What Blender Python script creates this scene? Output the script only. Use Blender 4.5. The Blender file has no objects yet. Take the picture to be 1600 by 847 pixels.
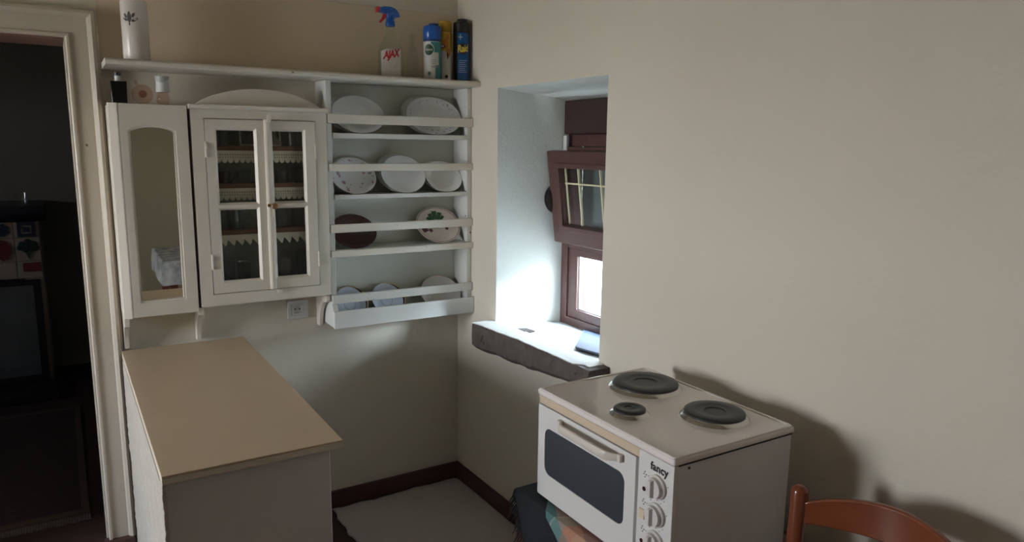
import bpy, bmesh, math, random
from mathutils import Vector, Matrix
from mathutils import noise as mnoise
random.seed(7)
PI = math.pi
scene = bpy.context.scene
COL = scene.collection

# ------------------------------------------------------------------ camera
cam_d = bpy.data.cameras.new('camera')
cam_o = bpy.data.objects.new('camera', cam_d)
COL.objects.link(cam_o)
cam_d.sensor_fit = 'HORIZONTAL'
cam_d.sensor_width = 36.0
cam_d.lens = 1134.769 / 1600.0 * 36.0
cam_d.clip_start = 0.02
cR = Vector((0.85017, -0.526368, 0.012166))
cU = Vector((0.079026, 0.150416, 0.985459))
cF = Vector((0.520544, 0.836847, -0.169476))
M = Matrix.Identity(4)
for i in range(3):
    M[i][0] = cR[i]; M[i][1] = cU[i]; M[i][2] = -cF[i]
M.translation = Vector((-1.555244, -2.982528, 1.6))
cam_o.matrix_world = M
scene.camera = cam_o

# ------------------------------------------------------------------ light and exposure
vs = scene.view_settings
scene.display_settings.display_device = 'sRGB'
vs.view_transform = 'Standard'
vs.look = 'None'
vs.exposure = 0.40
vs.gamma = 1.0
vs.use_curve_mapping = False
SKY = 34.0
SUN = 9.0
world = bpy.data.worlds.new('sky')
scene.world = world
world.use_nodes = True
wn = world.node_tree.nodes; wl = world.node_tree.links
wn.clear()
wo = wn.new('ShaderNodeOutputWorld'); bg = wn.new('ShaderNodeBackground')
tc = wn.new('ShaderNodeTexCoord'); sx = wn.new('ShaderNodeSeparateXYZ')
rp = wn.new('ShaderNodeValToRGB')
rp.color_ramp.elements[0].position = 0.0; rp.color_ramp.elements[0].color = (0.96, 0.98, 1.0, 1)
rp.color_ramp.elements[1].position = 0.8; rp.color_ramp.elements[1].color = (0.50, 0.68, 0.95, 1)
wl.new(tc.outputs['Generated'], sx.inputs[0]); wl.new(sx.outputs['Z'], rp.inputs[0])
wl.new(rp.outputs[0], bg.inputs['Color']); bg.inputs['Strength'].default_value = SKY
wl.new(bg.outputs[0], wo.inputs[0])

def light(name, kind, loc, direction, **kw):
    d = bpy.data.lights.new(name, kind)
    o = bpy.data.objects.new(name, d); COL.objects.link(o)
    o.location = loc
    o.rotation_euler = Vector(direction).to_track_quat('-Z', 'Y').to_euler()
    for k, v in kw.items(): setattr(d, k, v)
    return o
sun = light('sun', 'SUN', (6, -8, 5), (-0.55, 0.75, -0.34), energy=SUN, angle=0.35, color=(0.74, 0.89, 1.0))
def portal(name, loc, direction, sx_, sy_):
    o = light(name, 'AREA', loc, direction, shape='RECTANGLE', size=sx_, size_y=sy_)
    o.data.cycles.is_portal = True
    return o
portal('portal_right', (0.40, -0.70, 1.03), (-1, 0, 0), 0.62, 0.34)
portal('portal_left', (-4.27, -0.82, 1.34), (1, 0, 0), 0.76, 0.92)
portal('portal_far', (-4.27, 1.46, 1.5), (1, 0, 0), 0.2, 0.25)  # at the opening added to brighten the far room

# ------------------------------------------------------------------ materials
def mat(name, col, rough=0.5, metal=0.0, bump=0.0, bscale=40.0, var=None, vscale=6.0, vamt=0.5,
        chips=None, chip_scale=30.0, chip_thr=0.72, spec=0.5, coat=0.0):
    m = bpy.data.materials.new(name); m.use_nodes = True
    nt = m.node_tree; n = nt.nodes; l = nt.links
    b = n['Principled BSDF']
    b.inputs['Base Color'].default_value = (*col, 1)
    b.inputs['Roughness'].default_value = rough
    b.inputs['Metallic'].default_value = metal
    b.inputs['Specular IOR Level'].default_value = spec
    b.inputs['Coat Weight'].default_value = coat
    if bump or var or chips:
        t = n.new('ShaderNodeTexCoord')
    last = None
    if var:
        nz = n.new('ShaderNodeTexNoise'); nz.inputs['Scale'].default_value = vscale; nz.inputs['Detail'].default_value = 5
        l.new(t.outputs['Object'], nz.inputs['Vector'])
        mp = n.new('ShaderNodeMapRange'); mp.inputs[1].default_value = 0.35; mp.inputs[2].default_value = 0.7
        mp.inputs[4].default_value = vamt
        l.new(nz.outputs['Fac'], mp.inputs[0])
        mx = n.new('ShaderNodeMix'); mx.data_type = 'RGBA'
        mx.inputs[6].default_value = (*col, 1); mx.inputs[7].default_value = (*var, 1)
        l.new(mp.outputs[0], mx.inputs[0]); last = mx.outputs[2]
    if chips:
        nz = n.new('ShaderNodeTexNoise'); nz.inputs['Scale'].default_value = chip_scale; nz.inputs['Detail'].default_value = 3
        l.new(t.outputs['Object'], nz.inputs['Vector'])
        mp = n.new('ShaderNodeMapRange'); mp.inputs[1].default_value = chip_thr; mp.inputs[2].default_value = chip_thr + 0.02
        l.new(nz.outputs['Fac'], mp.inputs[0])
        mx = n.new('ShaderNodeMix'); mx.data_type = 'RGBA'
        if last: l.new(last, mx.inputs[6])
        else: mx.inputs[6].default_value = (*col, 1)
        mx.inputs[7].default_value = (*chips, 1)
        l.new(mp.outputs[0], mx.inputs[0]); last = mx.outputs[2]
    if last: l.new(last, b.inputs['Base Color'])
    if bump:
        nz = n.new('ShaderNodeTexNoise'); nz.inputs['Scale'].default_value = bscale; nz.inputs['Detail'].default_value = 6
        l.new(t.outputs['Object'], nz.inputs['Vector'])
        bp = n.new('ShaderNodeBump'); bp.inputs['Strength'].default_value = bump; bp.inputs['Distance'].default_value = 0.01
        l.new(nz.outputs['Fac'], bp.inputs['Height']); l.new(bp.outputs[0], b.inputs['Normal'])
    return m

def glass(name, tint=(0.9, 0.95, 0.95), refl=1.0, rough=0.02, ior=1.45):
    m = bpy.data.materials.new(name); m.use_nodes = True
    nt = m.node_tree; n = nt.nodes; l = nt.links; n.clear()
    out = n.new('ShaderNodeOutputMaterial'); mix = n.new('ShaderNodeMixShader')
    tr = n.new('ShaderNodeBsdfTransparent'); gl = n.new('ShaderNodeBsdfGlossy'); fr = n.new('ShaderNodeFresnel')
    tr.inputs[0].default_value = (*tint, 1); gl.inputs['Roughness'].default_value = rough
    gl.inputs[0].default_value = (refl, refl, refl, 1)
    fr.inputs[0].default_value = ior
    ge = n.new('ShaderNodeNewGeometry'); inv = n.new('ShaderNodeMath'); inv.operation = 'SUBTRACT'; inv.inputs[0].default_value = 1.0
    l.new(ge.outputs['Backfacing'], inv.inputs[1]); mu = n.new('ShaderNodeMath'); mu.operation = 'MULTIPLY'
    l.new(fr.outputs[0], mu.inputs[0]); l.new(inv.outputs[0], mu.inputs[1]); l.new(mu.outputs[0], mix.inputs[0]); l.new(tr.outputs[0], mix.inputs[1]); l.new(gl.outputs[0], mix.inputs[2])
    l.new(mix.outputs[0], out.inputs[0])
    return m

def china(name, base, c1, c2, rin, rout, scale, thr, sect=None):
    """porcelain printed with sprigs between two radii (Generated coordinates)"""
    m = mat(name, base, 0.15)
    nt = m.node_tree; n = nt.nodes; l = nt.links; b = n['Principled BSDF']
    t = n.new('ShaderNodeTexCoord'); mp = n.new('ShaderNodeVectorMath'); mp.operation = 'SUBTRACT'
    mp.inputs[1].default_value = (0.5, 0.5, 0.5)
    l.new(t.outputs['Generated'], mp.inputs[0])
    mul = n.new('ShaderNodeVectorMath'); mul.operation = 'MULTIPLY'; mul.inputs[1].default_value = (2, 0, 2)
    l.new(mp.outputs[0], mul.inputs[0])
    ln = n.new('ShaderNodeVectorMath'); ln.operation = 'LENGTH'; l.new(mul.outputs[0], ln.inputs[0])
    a = n.new('ShaderNodeMath'); a.operation = 'GREATER_THAN'; a.inputs[1].default_value = rin
    c = n.new('ShaderNodeMath'); c.operation = 'LESS_THAN'; c.inputs[1].default_value = rout
    l.new(ln.outputs['Value'], a.inputs[0]); l.new(ln.outputs['Value'], c.inputs[0])
    nz = n.new('ShaderNodeTexNoise'); nz.inputs['Scale'].default_value = scale; nz.inputs['Detail'].default_value = 4
    l.new(mul.outputs[0], nz.inputs['Vector'])
    g = n.new('ShaderNodeMapRange'); g.inputs[1].default_value = thr; g.inputs[2].default_value = thr + 0.04
    l.new(nz.outputs['Fac'], g.inputs[0])
    m1 = n.new('ShaderNodeMath'); m1.operation = 'MULTIPLY'; m2 = n.new('ShaderNodeMath'); m2.operation = 'MULTIPLY'
    l.new(a.outputs[0], m1.inputs[0]); l.new(c.outputs[0], m1.inputs[1])
    l.new(m1.outputs[0], m2.inputs[0]); l.new(g.outputs[0], m2.inputs[1])
    nz2 = n.new('ShaderNodeTexNoise'); nz2.inputs['Scale'].default_value = scale * 1.7
    l.new(mul.outputs[0], nz2.inputs['Vector'])
    g2 = n.new('ShaderNodeMapRange'); g2.inputs[1].default_value = 0.48; g2.inputs[2].default_value = 0.54
    l.new(nz2.outputs['Fac'], g2.inputs[0])
    cm = n.new('ShaderNodeMix'); cm.data_type = 'RGBA'; cm.inputs[6].default_value = (*c1, 1); cm.inputs[7].default_value = (*c2, 1)
    l.new(g2.outputs[0], cm.inputs[0])
    fm = n.new('ShaderNodeMix'); fm.data_type = 'RGBA'; fm.inputs[6].default_value = (*base, 1)
    l.new(m2.outputs[0], fm.inputs[0]); l.new(cm.outputs[2], fm.inputs[7]); l.new(fm.outputs[2], b.inputs['Base Color'])
    return m

CREAM = (0.72, 0.668, 0.563)
plaster = mat('plaster', CREAM, 0.75, bump=0.25, bscale=22, var=(0.69, 0.625, 0.525), vscale=1.6, vamt=0.6)
ceiling_m = mat('cream_ceiling', (0.60, 0.53, 0.42), 0.5, bump=0.1, bscale=10)
back_plaster = mat('olive_plaster', (0.42, 0.37, 0.26), 0.8, bump=0.2, bscale=20)
reveal_plaster = mat('reveal_plaster', (0.74, 0.75, 0.70), 0.8, bump=0.22, bscale=90)
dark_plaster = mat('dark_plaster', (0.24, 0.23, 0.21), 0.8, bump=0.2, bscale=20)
paint = mat('white_gloss_paint', (0.72, 0.665, 0.585), 0.38, bump=0.06, bscale=25, chips=(0.10, 0.07, 0.05), chip_scale=38, chip_thr=0.735)
paint_clean = mat('white_paint', (0.71, 0.65, 0.56), 0.36, bump=0.05, bscale=18)
casing_paint = mat('casing_paint', (0.59, 0.52, 0.43), 0.36, bump=0.05, bscale=18, chips=(0.2, 0.16, 0.12), chip_scale=30, chip_thr=0.75)
cool_paint = mat('cool_white_paint', (0.68, 0.68, 0.64), 0.42, bump=0.06, bscale=25, chips=(0.12, 0.09, 0.07), chip_scale=42, chip_thr=0.735)
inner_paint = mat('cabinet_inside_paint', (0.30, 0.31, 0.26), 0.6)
shelf_wood = mat('shelf_wood', (0.20, 0.085, 0.045), 0.5, bump=0.1, bscale=20)
lacemat = mat('lace', (0.82, 0.76, 0.62), 0.9)
brown_frame = mat('brown_window_frame', (0.095, 0.042, 0.036), 0.38, bump=0.03, bscale=60, var=(0.115, 0.055, 0.046), vscale=14)
brown_dark = mat('brown_shutter_box', (0.045, 0.020, 0.016), 0.5)
slat_m = mat('grey_shutter_slat', (0.17, 0.20, 0.205), 0.5)
black_plastic = mat('black_plastic', (0.012, 0.011, 0.012), 0.35)
stone = mat('rough_stone', (0.125, 0.10, 0.088), 0.85, bump=0.9, bscale=28, var=(0.06, 0.047, 0.04), vscale=24, chips=(0.05, 0.04, 0.035), chip_scale=26, chip_thr=0.66)
limewash = mat('limewash', (0.80, 0.80, 0.77), 0.8, bump=0.35, bscale=40)
sill_shadow_grey = mat('sill_shadow_grey', (0.085, 0.105, 0.15), 0.8, bump=0.2, bscale=60)  # blue-grey of the sill's shadow, put into the colour
topmat = mat('counter_top', (0.62, 0.475, 0.325), 0.33, var=(0.58, 0.445, 0.305), vscale=5, bump=0.03, bscale=12, chips=(0.25, 0.17, 0.11), chip_scale=16, chip_thr=0.78)
topedge = mat('counter_edge', (0.76, 0.67, 0.55), 0.5)
counter_front = mat('counter_front', (0.80, 0.745, 0.75), 0.55, bump=0.05, bscale=20)
render_coat = mat('crumbling_plaster', (0.56, 0.51, 0.44), 0.9, bump=0.9, bscale=60, var=(0.46, 0.41, 0.35), vscale=14, chips=(0.34, 0.28, 0.23), chip_scale=24, chip_thr=0.73)
floor_m = mat('dark_floor', (0.055, 0.030, 0.024), 0.5, var=(0.075, 0.042, 0.032), vscale=8, bump=0.05)
skirt_m = mat('dark_brown_skirting', (0.085, 0.038, 0.030), 0.5, bump=0.05)
sheet_m = mat('white_sheet', (0.50, 0.46, 0.43), 0.8, bump=0.3, bscale=10, var=(0.44, 0.40, 0.37), vscale=3)
enamel = mat('white_enamel', (0.84, 0.77, 0.74), 0.13, coat=0.3)
enamel_door = mat('white_enamel_door', (0.76, 0.73, 0.70), 0.25)
stove_side = mat('stove_side', (0.72, 0.69, 0.71), 0.35)
cream_strip = mat('cream_strip', (0.66, 0.52, 0.38), 0.35)
oven_glass = mat('oven_glass', (0.05, 0.055, 0.065), 0.12, spec=0.6)
iron = mat('cast_iron', (0.025, 0.023, 0.024), 0.42)
chrome = mat('chrome_ring', (0.6, 0.58, 0.56), 0.18, metal=1.0)
ivory = mat('ivory_plastic', (0.72, 0.58, 0.42), 0.4)
handle_m = mat('handle_plastic', (0.72, 0.64, 0.57), 0.3)
knob_m = mat('knob_plastic', (0.70, 0.65, 0.62), 0.3)
lampred = mat('dark_red_lamp', (0.05, 0.012, 0.012), 0.25)
print_black = mat('print_black', (0.012, 0.012, 0.014), 0.5)
print_grey = mat('print_grey', (0.30, 0.30, 0.32), 0.6)
porcelain = mat('porcelain', (0.78, 0.78, 0.77), 0.14)
porcelain_g = mat('porcelain_grey_rim', (0.60, 0.58, 0.54), 0.25)
china_blue = china('china_blue_sprigs', (0.72, 0.72, 0.72), (0.32, 0.34, 0.42), (0.40, 0.34, 0.40), 0.74, 0.93, 9, 0.585)
china_pink = china('china_pink_sprigs', (0.72, 0.71, 0.71), (0.35, 0.33, 0.42), (0.60, 0.16, 0.20), 0.50, 0.92, 4.2, 0.56)
brown_glaze = mat('brown_glaze', (0.055, 0.018, 0.016), 0.25)
dark_china = mat('dark_band_china', (0.09, 0.05, 0.06), 0.2)
gold_rim = mat('gilt_rim', (0.62, 0.48, 0.27), 0.3, metal=0.6)
saucer_m = mat('pale_blue_saucer', (0.62, 0.68, 0.80), 0.2)
cream_china = mat('cream_china', (0.74, 0.66, 0.60), 0.25)
leaf_green = mat('painted_leaf_green', (0.03, 0.13, 0.05), 0.3)
fruit_red = mat('painted_fruit_red', (0.16, 0.03, 0.05), 0.3)
clear = glass('clear_glass', (0.97, 0.98, 0.97))
window_glass = glass('window_glass', (0.94, 0.97, 0.97))
cab_glass = glass('cabinet_glass', (0.95, 0.96, 0.95), ior=1.4)
tumbler_glass = glass('tumbler_glass', (0.93, 0.95, 0.94), ior=1.6)
amber_glass = glass('amber_glass', (0.78, 0.55, 0.48), ior=1.55)
pink_glass = glass('pink_glass', (0.94, 0.84, 0.79), ior=1.6)
mirror_m = mat('mirror', (0.80, 0.80, 0.74), 0.01, metal=1.0)
white_cer = mat('white_ceramic', (0.74, 0.68, 0.64), 0.3)
wood_orange = mat('orange_varnished_wood', (0.22, 0.060, 0.024), 0.22, var=(0.17, 0.043, 0.018), vscale=9, coat=0.4)
table_wood = mat('table_wood', (0.17, 0.06, 0.04), 0.4, bump=0.05)
blue_plastic = mat('blue_plastic', (0.012, 0.10, 0.40), 0.3)
blue_dark = mat('dark_blue_plastic', (0.010, 0.045, 0.16), 0.3)
red_plastic = mat('red_plastic', (0.50, 0.025, 0.04), 0.35)
ajax_clear = glass('clear_plastic', (0.90, 0.93, 0.90), ior=1.4, rough=0.08)
label_white = mat('label_white', (0.68, 0.64, 0.60), 0.5)
label_red = mat('label_red', (0.55, 0.02, 0.03), 0.5)
can_white = mat('can_white', (0.62, 0.62, 0.58), 0.3)
can_teal = mat('can_teal', (0.04, 0.22, 0.22), 0.3)
can_blue = mat('can_blue', (0.015, 0.10, 0.30), 0.25)
can_green = mat('can_green', (0.02, 0.07, 0.035), 0.4)
can_yellow = mat('can_yellow', (0.55, 0.34, 0.03), 0.35)
can_orange = mat('can_orange', (0.50, 0.16, 0.02), 0.4)
yellow_print = mat('yellow_print', (0.75, 0.60, 0.03), 0.4)
perfume_black = mat('black_glass', (0.006, 0.006, 0.007), 0.08)
grey_cap = mat('grey_cap', (0.45, 0.47, 0.46), 0.4)
white_cap = mat('white_cap', (0.70, 0.70, 0.68), 0.4)
brass = mat('aged_brass', (0.30, 0.17, 0.08), 0.4, metal=0.7)
photo_dark = mat('photo_grey', (0.10, 0.10, 0.10), 0.4, var=(0.25, 0.24, 0.22), vscale=30)
photo_light = mat('photo_face', (0.36, 0.34, 0.31), 0.4, var=(0.2, 0.19, 0.17), vscale=25)
photo_border = mat('photo_border', (0.70, 0.67, 0.60), 0.5)
sand_m = mat('sandy_yard', (0.62, 0.50, 0.36), 0.9)
ground_m = mat('pale_paving', (0.62, 0.58, 0.52), 0.9)
outwall_m = mat('white_outside_wall', (0.80, 0.79, 0.76), 0.9)
mantel_m = mat('dark_blue_mantel', (0.020, 0.024, 0.045), 0.4)
tile_m = mat('cream_tile', (0.44, 0.38, 0.33), 0.3)
tile_blue = mat('tile_blue', (0.02, 0.03, 0.07), 0.3)
tile_green = mat('tile_green_leaf', (0.025, 0.05, 0.055), 0.3)
tile_red = mat('tile_red', (0.20, 0.03, 0.035), 0.3)
hearth_m = mat('black_hearth', (0.012, 0.012, 0.014), 0.5)
screen_m = mat('grey_screen', (0.16, 0.17, 0.18), 0.4, var=(0.07, 0.075, 0.08), vscale=5)
rug_m = mat('dark_red_rug', (0.050, 0.024, 0.020), 0.95, var=(0.028, 0.018, 0.018), vscale=22, bump=0.4, bscale=200)
rug_b = mat('rug_border', (0.085, 0.055, 0.042), 0.95)
fringe_m = mat('rug_fringe', (0.17, 0.14, 0.12), 0.95)
fringe_dark = mat('dark_fringe', (0.018, 0.014, 0.015), 0.9)
olive_bottle = mat('olive_glass', (0.30, 0.36, 0.05), 0.3)
rust = mat('rusty_cap', (0.10, 0.06, 0.04), 0.6)
gilt_bar = mat('pale_bar', (0.72, 0.66, 0.45), 0.4)
grey_metal = mat('grey_metal', (0.35, 0.33, 0.31), 0.4, metal=0.6)
white_plastic = mat('white_socket_plastic', (0.70, 0.69, 0.66), 0.3)

def plaid_mat():
    m = mat('plaid_cloth', (0.2, 0.3, 0.3), 0.9)
    nt = m.node_tree; n = nt.nodes; l = nt.links; b = n['Principled BSDF']
    t = n.new('ShaderNodeUVMap'); t.uv_map = 'UVMap'
    mp = n.new('ShaderNodeMapping'); mp.inputs['Rotation'].default_value = (0, 0, math.radians(-28))
    l.new(t.outputs[0], mp.inputs[0])
    s = n.new('ShaderNodeSeparateXYZ'); l.new(mp.outputs[0], s.inputs[0])
    def band(sock, period, ramp):
        d = n.new('ShaderNodeMath'); d.operation = 'DIVIDE'; d.inputs[1].default_value = period
        f = n.new('ShaderNodeMath'); f.operation = 'FRACT'
        l.new(sock, d.inputs[0]); l.new(d.outputs[0], f.inputs[0])
        r = n.new('ShaderNodeValToRGB'); r.color_ramp.interpolation = 'CONSTANT'
        els = r.color_ramp.elements
        els[0].position = 0; els[0].color = (*ramp[0][1], 1); els[1].position = ramp[1][0]; els[1].color = (*ramp[1][1], 1)
        for p_, c_ in ramp[2:]:
            e = els.new(p_); e.color = (*c_, 1)
        l.new(f.outputs[0], r.inputs[0]); return r.outputs[0]
    a = band(s.outputs['X'], 0.26, [(0, (0.50, 0.30, 0.20)), (0.3, (0.07, 0.17, 0.17)), (0.66, (0.42, 0.40, 0.37)), (0.685, (0.16, 0.27, 0.25)), (0.85, (0.44, 0.2, 0.13))])
    c = band(s.outputs['Y'], 0.22, [(0, (0.24, 0.13, 0.16)), (0.3, (0.5, 0.26, 0.17)), (0.55, (0.12, 0.23, 0.22)), (0.85, (0.42, 0.40, 0.37)), (0.875, (0.16, 0.28, 0.25))])
    mx = n.new('ShaderNodeMix'); mx.data_type = 'RGBA'; mx.inputs[0].default_value = 0.5
    l.new(a, mx.inputs[6]); l.new(c, mx.inputs[7]); l.new(mx.outputs[2], b.inputs['Base Color'])
    return m
plaid = plaid_mat()
cloth_black = mat('black_cloth_border', (0.012, 0.014, 0.018), 0.9, bump=0.2, bscale=150)
floral = mat('floral_cloth', (0.62, 0.62, 0.64), 0.8, var=(0.15, 0.16, 0.18), vscale=14, vamt=0.9)

# ------------------------------------------------------------------ mesh helpers
ORG = {}          # world origin of every object, for parenting by plain translation
class MB:
    def __init__(s): s.bm = bmesh.new()
    def poly(s, pts):
        v = [s.bm.verts.new(p) for p in pts]
        return s.bm.faces.new(v)
    def box(s, x0, x1, y0, y1, z0, z1):
        v = [s.bm.verts.new(p) for p in ((x0,y0,z0),(x1,y0,z0),(x1,y1,z0),(x0,y1,z0),(x0,y0,z1),(x1,y0,z1),(x1,y1,z1),(x0,y1,z1))]
        for f in ((3,2,1,0),(4,5,6,7),(0,1,5,4),(1,2,6,5),(2,3,7,6),(3,0,4,7)): s.bm.faces.new([v[i] for i in f])
        return s
    def prism(s, pts, axis, a, b):
        """2-D outline extruded along x, y or z from a to b"""
        def P(p, t):
            return {'x': (t, p[0], p[1]), 'y': (p[0], t, p[1]), 'z': (p[0], p[1], t)}[axis]
        A = [s.bm.verts.new(P(p, a)) for p in pts]; B = [s.bm.verts.new(P(p, b)) for p in pts]
        n = len(pts)
        s.bm.faces.new(A[::-1]); s.bm.faces.new(B)
        for i in range(n): s.bm.faces.new((A[i], A[(i+1) % n], B[(i+1) % n], B[i]))
        return s
    def ring(s, outer, inner, axis, a, b):
        """frame between two outlines of equal count, extruded from a to b"""
        def P(p, t):
            return {'x': (t, p[0], p[1]), 'y': (p[0], t, p[1]), 'z': (p[0], p[1], t)}[axis]
        n = len(outer)
        Oa = [s.bm.verts.new(P(p, a)) for p in outer]; Ob = [s.bm.verts.new(P(p, b)) for p in outer]
        Ia = [s.bm.verts.new(P(p, a)) for p in inner]; Ib = [s.bm.verts.new(P(p, b)) for p in inner]
        for i in range(n):
            j = (i+1) % n
            for q in ((Oa[i],Oa[j],Ob[j],Ob[i]),(Ia[j],Ia[i],Ib[i],Ib[j]),(Oa[j],Oa[i],Ia[i],Ia[j]),(Ob[i],Ob[j],Ib[j],Ib[i])):
                s.bm.faces.new(q)
        return s
    def loft(s, rings, cap=True, closed=True):
        R = [[s.bm.verts.new(p) for p in r] for r in rings]
        n = len(R[0])
        for a, b in zip(R[:-1], R[1:]):
            for i in range(n if closed else n-1):
                s.bm.faces.new((a[i], a[(i+1) % n], b[(i+1) % n], b[i]))
        if cap and closed:
            s.bm.faces.new(R[0][::-1]); s.bm.faces.new(R[-1])
        return s
    def lathe(s, prof, c, seg=28, sxy=(1, 1), cap=True, axis='z'):
        rings = []
        for r, h in prof:
            ring = []
            for k in range(seg):
                a = 2*PI*k/seg
                u, v = r*math.cos(a)*sxy[0], r*math.sin(a)*sxy[1]
                ring.append({'z': (c[0]+u, c[1]+v, c[2]+h), 'x': (c[0]+h, c[1]+u, c[2]+v), 'y': (c[0]-u, c[1]+h, c[2]+v)}[axis])
            rings.append(ring)
        return s.loft(rings, cap)
    def cyl(s, p0, p1, r, seg=14, r1=None):
        p0, p1 = Vector(p0), Vector(p1); d = (p1-p0).normalized()
        q = d.orthogonal().normalized(); w = d.cross(q)
        r1 = r if r1 is None else r1
        return s.loft([[tuple(p + (q*math.cos(2*PI*k/seg) + w*math.sin(2*PI*k/seg))*rr) for k in range(seg)] for p, rr in ((p0, r), (p1, r1))])
    def tube(s, pts, r, seg=8):
        pts = [Vector(p) for p in pts]; rings = []
        for i, p in enumerate(pts):
            d = (pts[min(i+1, len(pts)-1)] - pts[max(i-1, 0)]).normalized()
            q = d.cross(Vector((0.13, 0.27, 0.95))).normalized(); w = d.cross(q)
            rr = r[i] if isinstance(r, (list, tuple)) else r
            rings.append([tuple(p + (q*math.cos(2*PI*k/seg) + w*math.sin(2*PI*k/seg))*rr) for k in range(seg)])
        return s.loft(rings)
    def build(s, name, m, parent=None, loc=None, bevel=0.0, smooth=False, seg=2, label=None, solid=0.0):
        bm = s.bm
        bmesh.ops.recalc_face_normals(bm, faces=bm.faces[:])
        o_w = ORG[parent.name] if parent is not None else Vector(loc if loc else (0, 0, 0))
        bm.transform(Matrix.Translation(-o_w))
        me = bpy.data.meshes.new(name); bm.to_mesh(me); bm.free()
        me.materials.append(m)
        o = bpy.data.objects.new(name, me); COL.objects.link(o)
        if parent is not None: o.parent = parent
        else: o.location = o_w
        ORG[o.name] = o_w
        if solid:
            md = o.modifiers.new('solid', 'SOLIDIFY'); md.thickness = solid; md.offset = 0
        if bevel:
            md = o.modifiers.new('bevel', 'BEVEL'); md.width = bevel; md.segments = seg; md.limit_method = 'ANGLE'; md.angle_limit = math.radians(40)
            for p_ in me.polygons: p_.use_smooth = True
            wn_ = o.modifiers.new('wn', 'WEIGHTED_NORMAL'); wn_.keep_sharp = True
        if smooth:
            for p_ in me.polygons: p_.use_smooth = True
            if hasattr(me, 'set_sharp_from_angle'): me.set_sharp_from_angle(angle=math.radians(42))
        if label: o['label'] = label
        return o
def tag(o, label, cat, group=None, kind=None):
    o['label'] = label; o['category'] = cat
    if group: o['group'] = group
    if kind: o['kind'] = kind
    return o
def thing(name, label, cat, loc, group=None):
    o = bpy.data.objects.new(name, None); COL.objects.link(o)
    o.empty_display_size = 0.05; o.location = loc
    ORG[o.name] = Vector(loc)
    return tag(o, label, cat, group)
def struct(o):
    o['kind'] = 'structure'; return o
def rrect(x0, x1, z0, z1, r, n=5):
    pts = []
    for cx, cz, a0 in ((x1-r, z1-r, 0), (x0+r, z1-r, 90), (x0+r, z0+r, 180), (x1-r, z0+r, 270)):
        for k in range(n+1):
            a = math.radians(a0 + 90*k/n); pts.append((cx + r*math.cos(a), cz + r*math.sin(a)))
    return pts
def text_geo(txt, size, offset=0.0, shear=0.0, spacing=1.0):
    cu = bpy.data.curves.new('lettering', 'FONT'); cu.body = txt; cu.size = size; cu.offset = offset; cu.shear = shear
    cu.align_x = 'CENTER'; cu.align_y = 'CENTER'; cu.space_character = spacing; cu.resolution_u = 3
    o = bpy.data.objects.new('lettering', cu); COL.objects.link(o)
    dg = bpy.context.evaluated_depsgraph_get(); dg.update()
    me = bpy.data.meshes.new_from_object(o.evaluated_get(dg))
    V = [tuple(v.co) for v in me.vertices]; F = [tuple(p.vertices) for p in me.polygons]
    bpy.data.objects.remove(o); bpy.data.curves.remove(cu); bpy.data.meshes.remove(me)
    return V, F
def add_geo(mb, V, F, fn):
    vs_ = [mb.bm.verts.new(fn(v)) for v in V]
    for f in F:
        try: mb.bm.faces.new([vs_[i] for i in f])
        except ValueError: pass
    return mb
def wrap(cx, cy, r, zc, a0=0.0):
    """map flat (u, v) onto a cylinder facing -y, turned by a0"""
    def fn(v):
        a = v[0]/r + a0
        return (cx + r*math.sin(a), cy - r*math.cos(a), zc + v[1])
    return fn
def patch(mb, fn, u0, u1, v0, v1, n=6):
    for k in range(n):
        a, b = u0 + (u1-u0)*k/n, u0 + (u1-u0)*(k+1)/n
        mb.poly([fn((a, v0)), fn((b, v0)), fn((b, v1)), fn((a, v1))])
    return mb
def disc(mb, fn, cu_, cv, ru, rv, n=20):
    for k in range(n):
        a, b = 2*PI*k/n, 2*PI*(k+1)/n
        mb.poly([fn((cu_, cv)), fn((cu_+ru*math.cos(a), cv+rv*math.sin(a))), fn((cu_+ru*math.cos(b), cv+rv*math.sin(b)))])
    return mb

# ================================================================== THE SETTING
XL, YF, ZC, YB = -4.2, -5.2, 2.6, 3.0       # left wall, wall behind the camera, ceiling, far room end
WT = 0.23                                     # thickness of the back wall
struct(MB().box(XL-0.3, 0.46, YF-0.3, YB+0.3, -0.2, 0.0).build('floor', floor_m))
struct(MB().box(XL-0.3, 0.46, YF-0.3, YB+0.3, ZC, ZC+0.2).build('ceiling', ceiling_m))
DX0, DX1, DZ = -2.40, -1.50, 1.945            # doorway
b = MB()
b.box(DX1, 0.0, 0.0, WT, 0, ZC); b.box(DX0, DX1, 0.0, WT, DZ, ZC); b.box(XL, DX0, 0.0, WT, 0, ZC)
struct(b.build('wall_back', plaster))
# right wall with the deep window niche
NY1, NY0, NZ0, NZ1 = -0.356, -1.065, 0.838, 1.834        # opening in the room face
WY1, WY0, WZ0, WZ1 = -0.388, -1.035, 0.800, 1.796        # opening at the window plane
XW, XO = 0.325, 0.46
b = MB(); bm = b.bm
def q(*pts): b.poly(pts)
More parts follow.
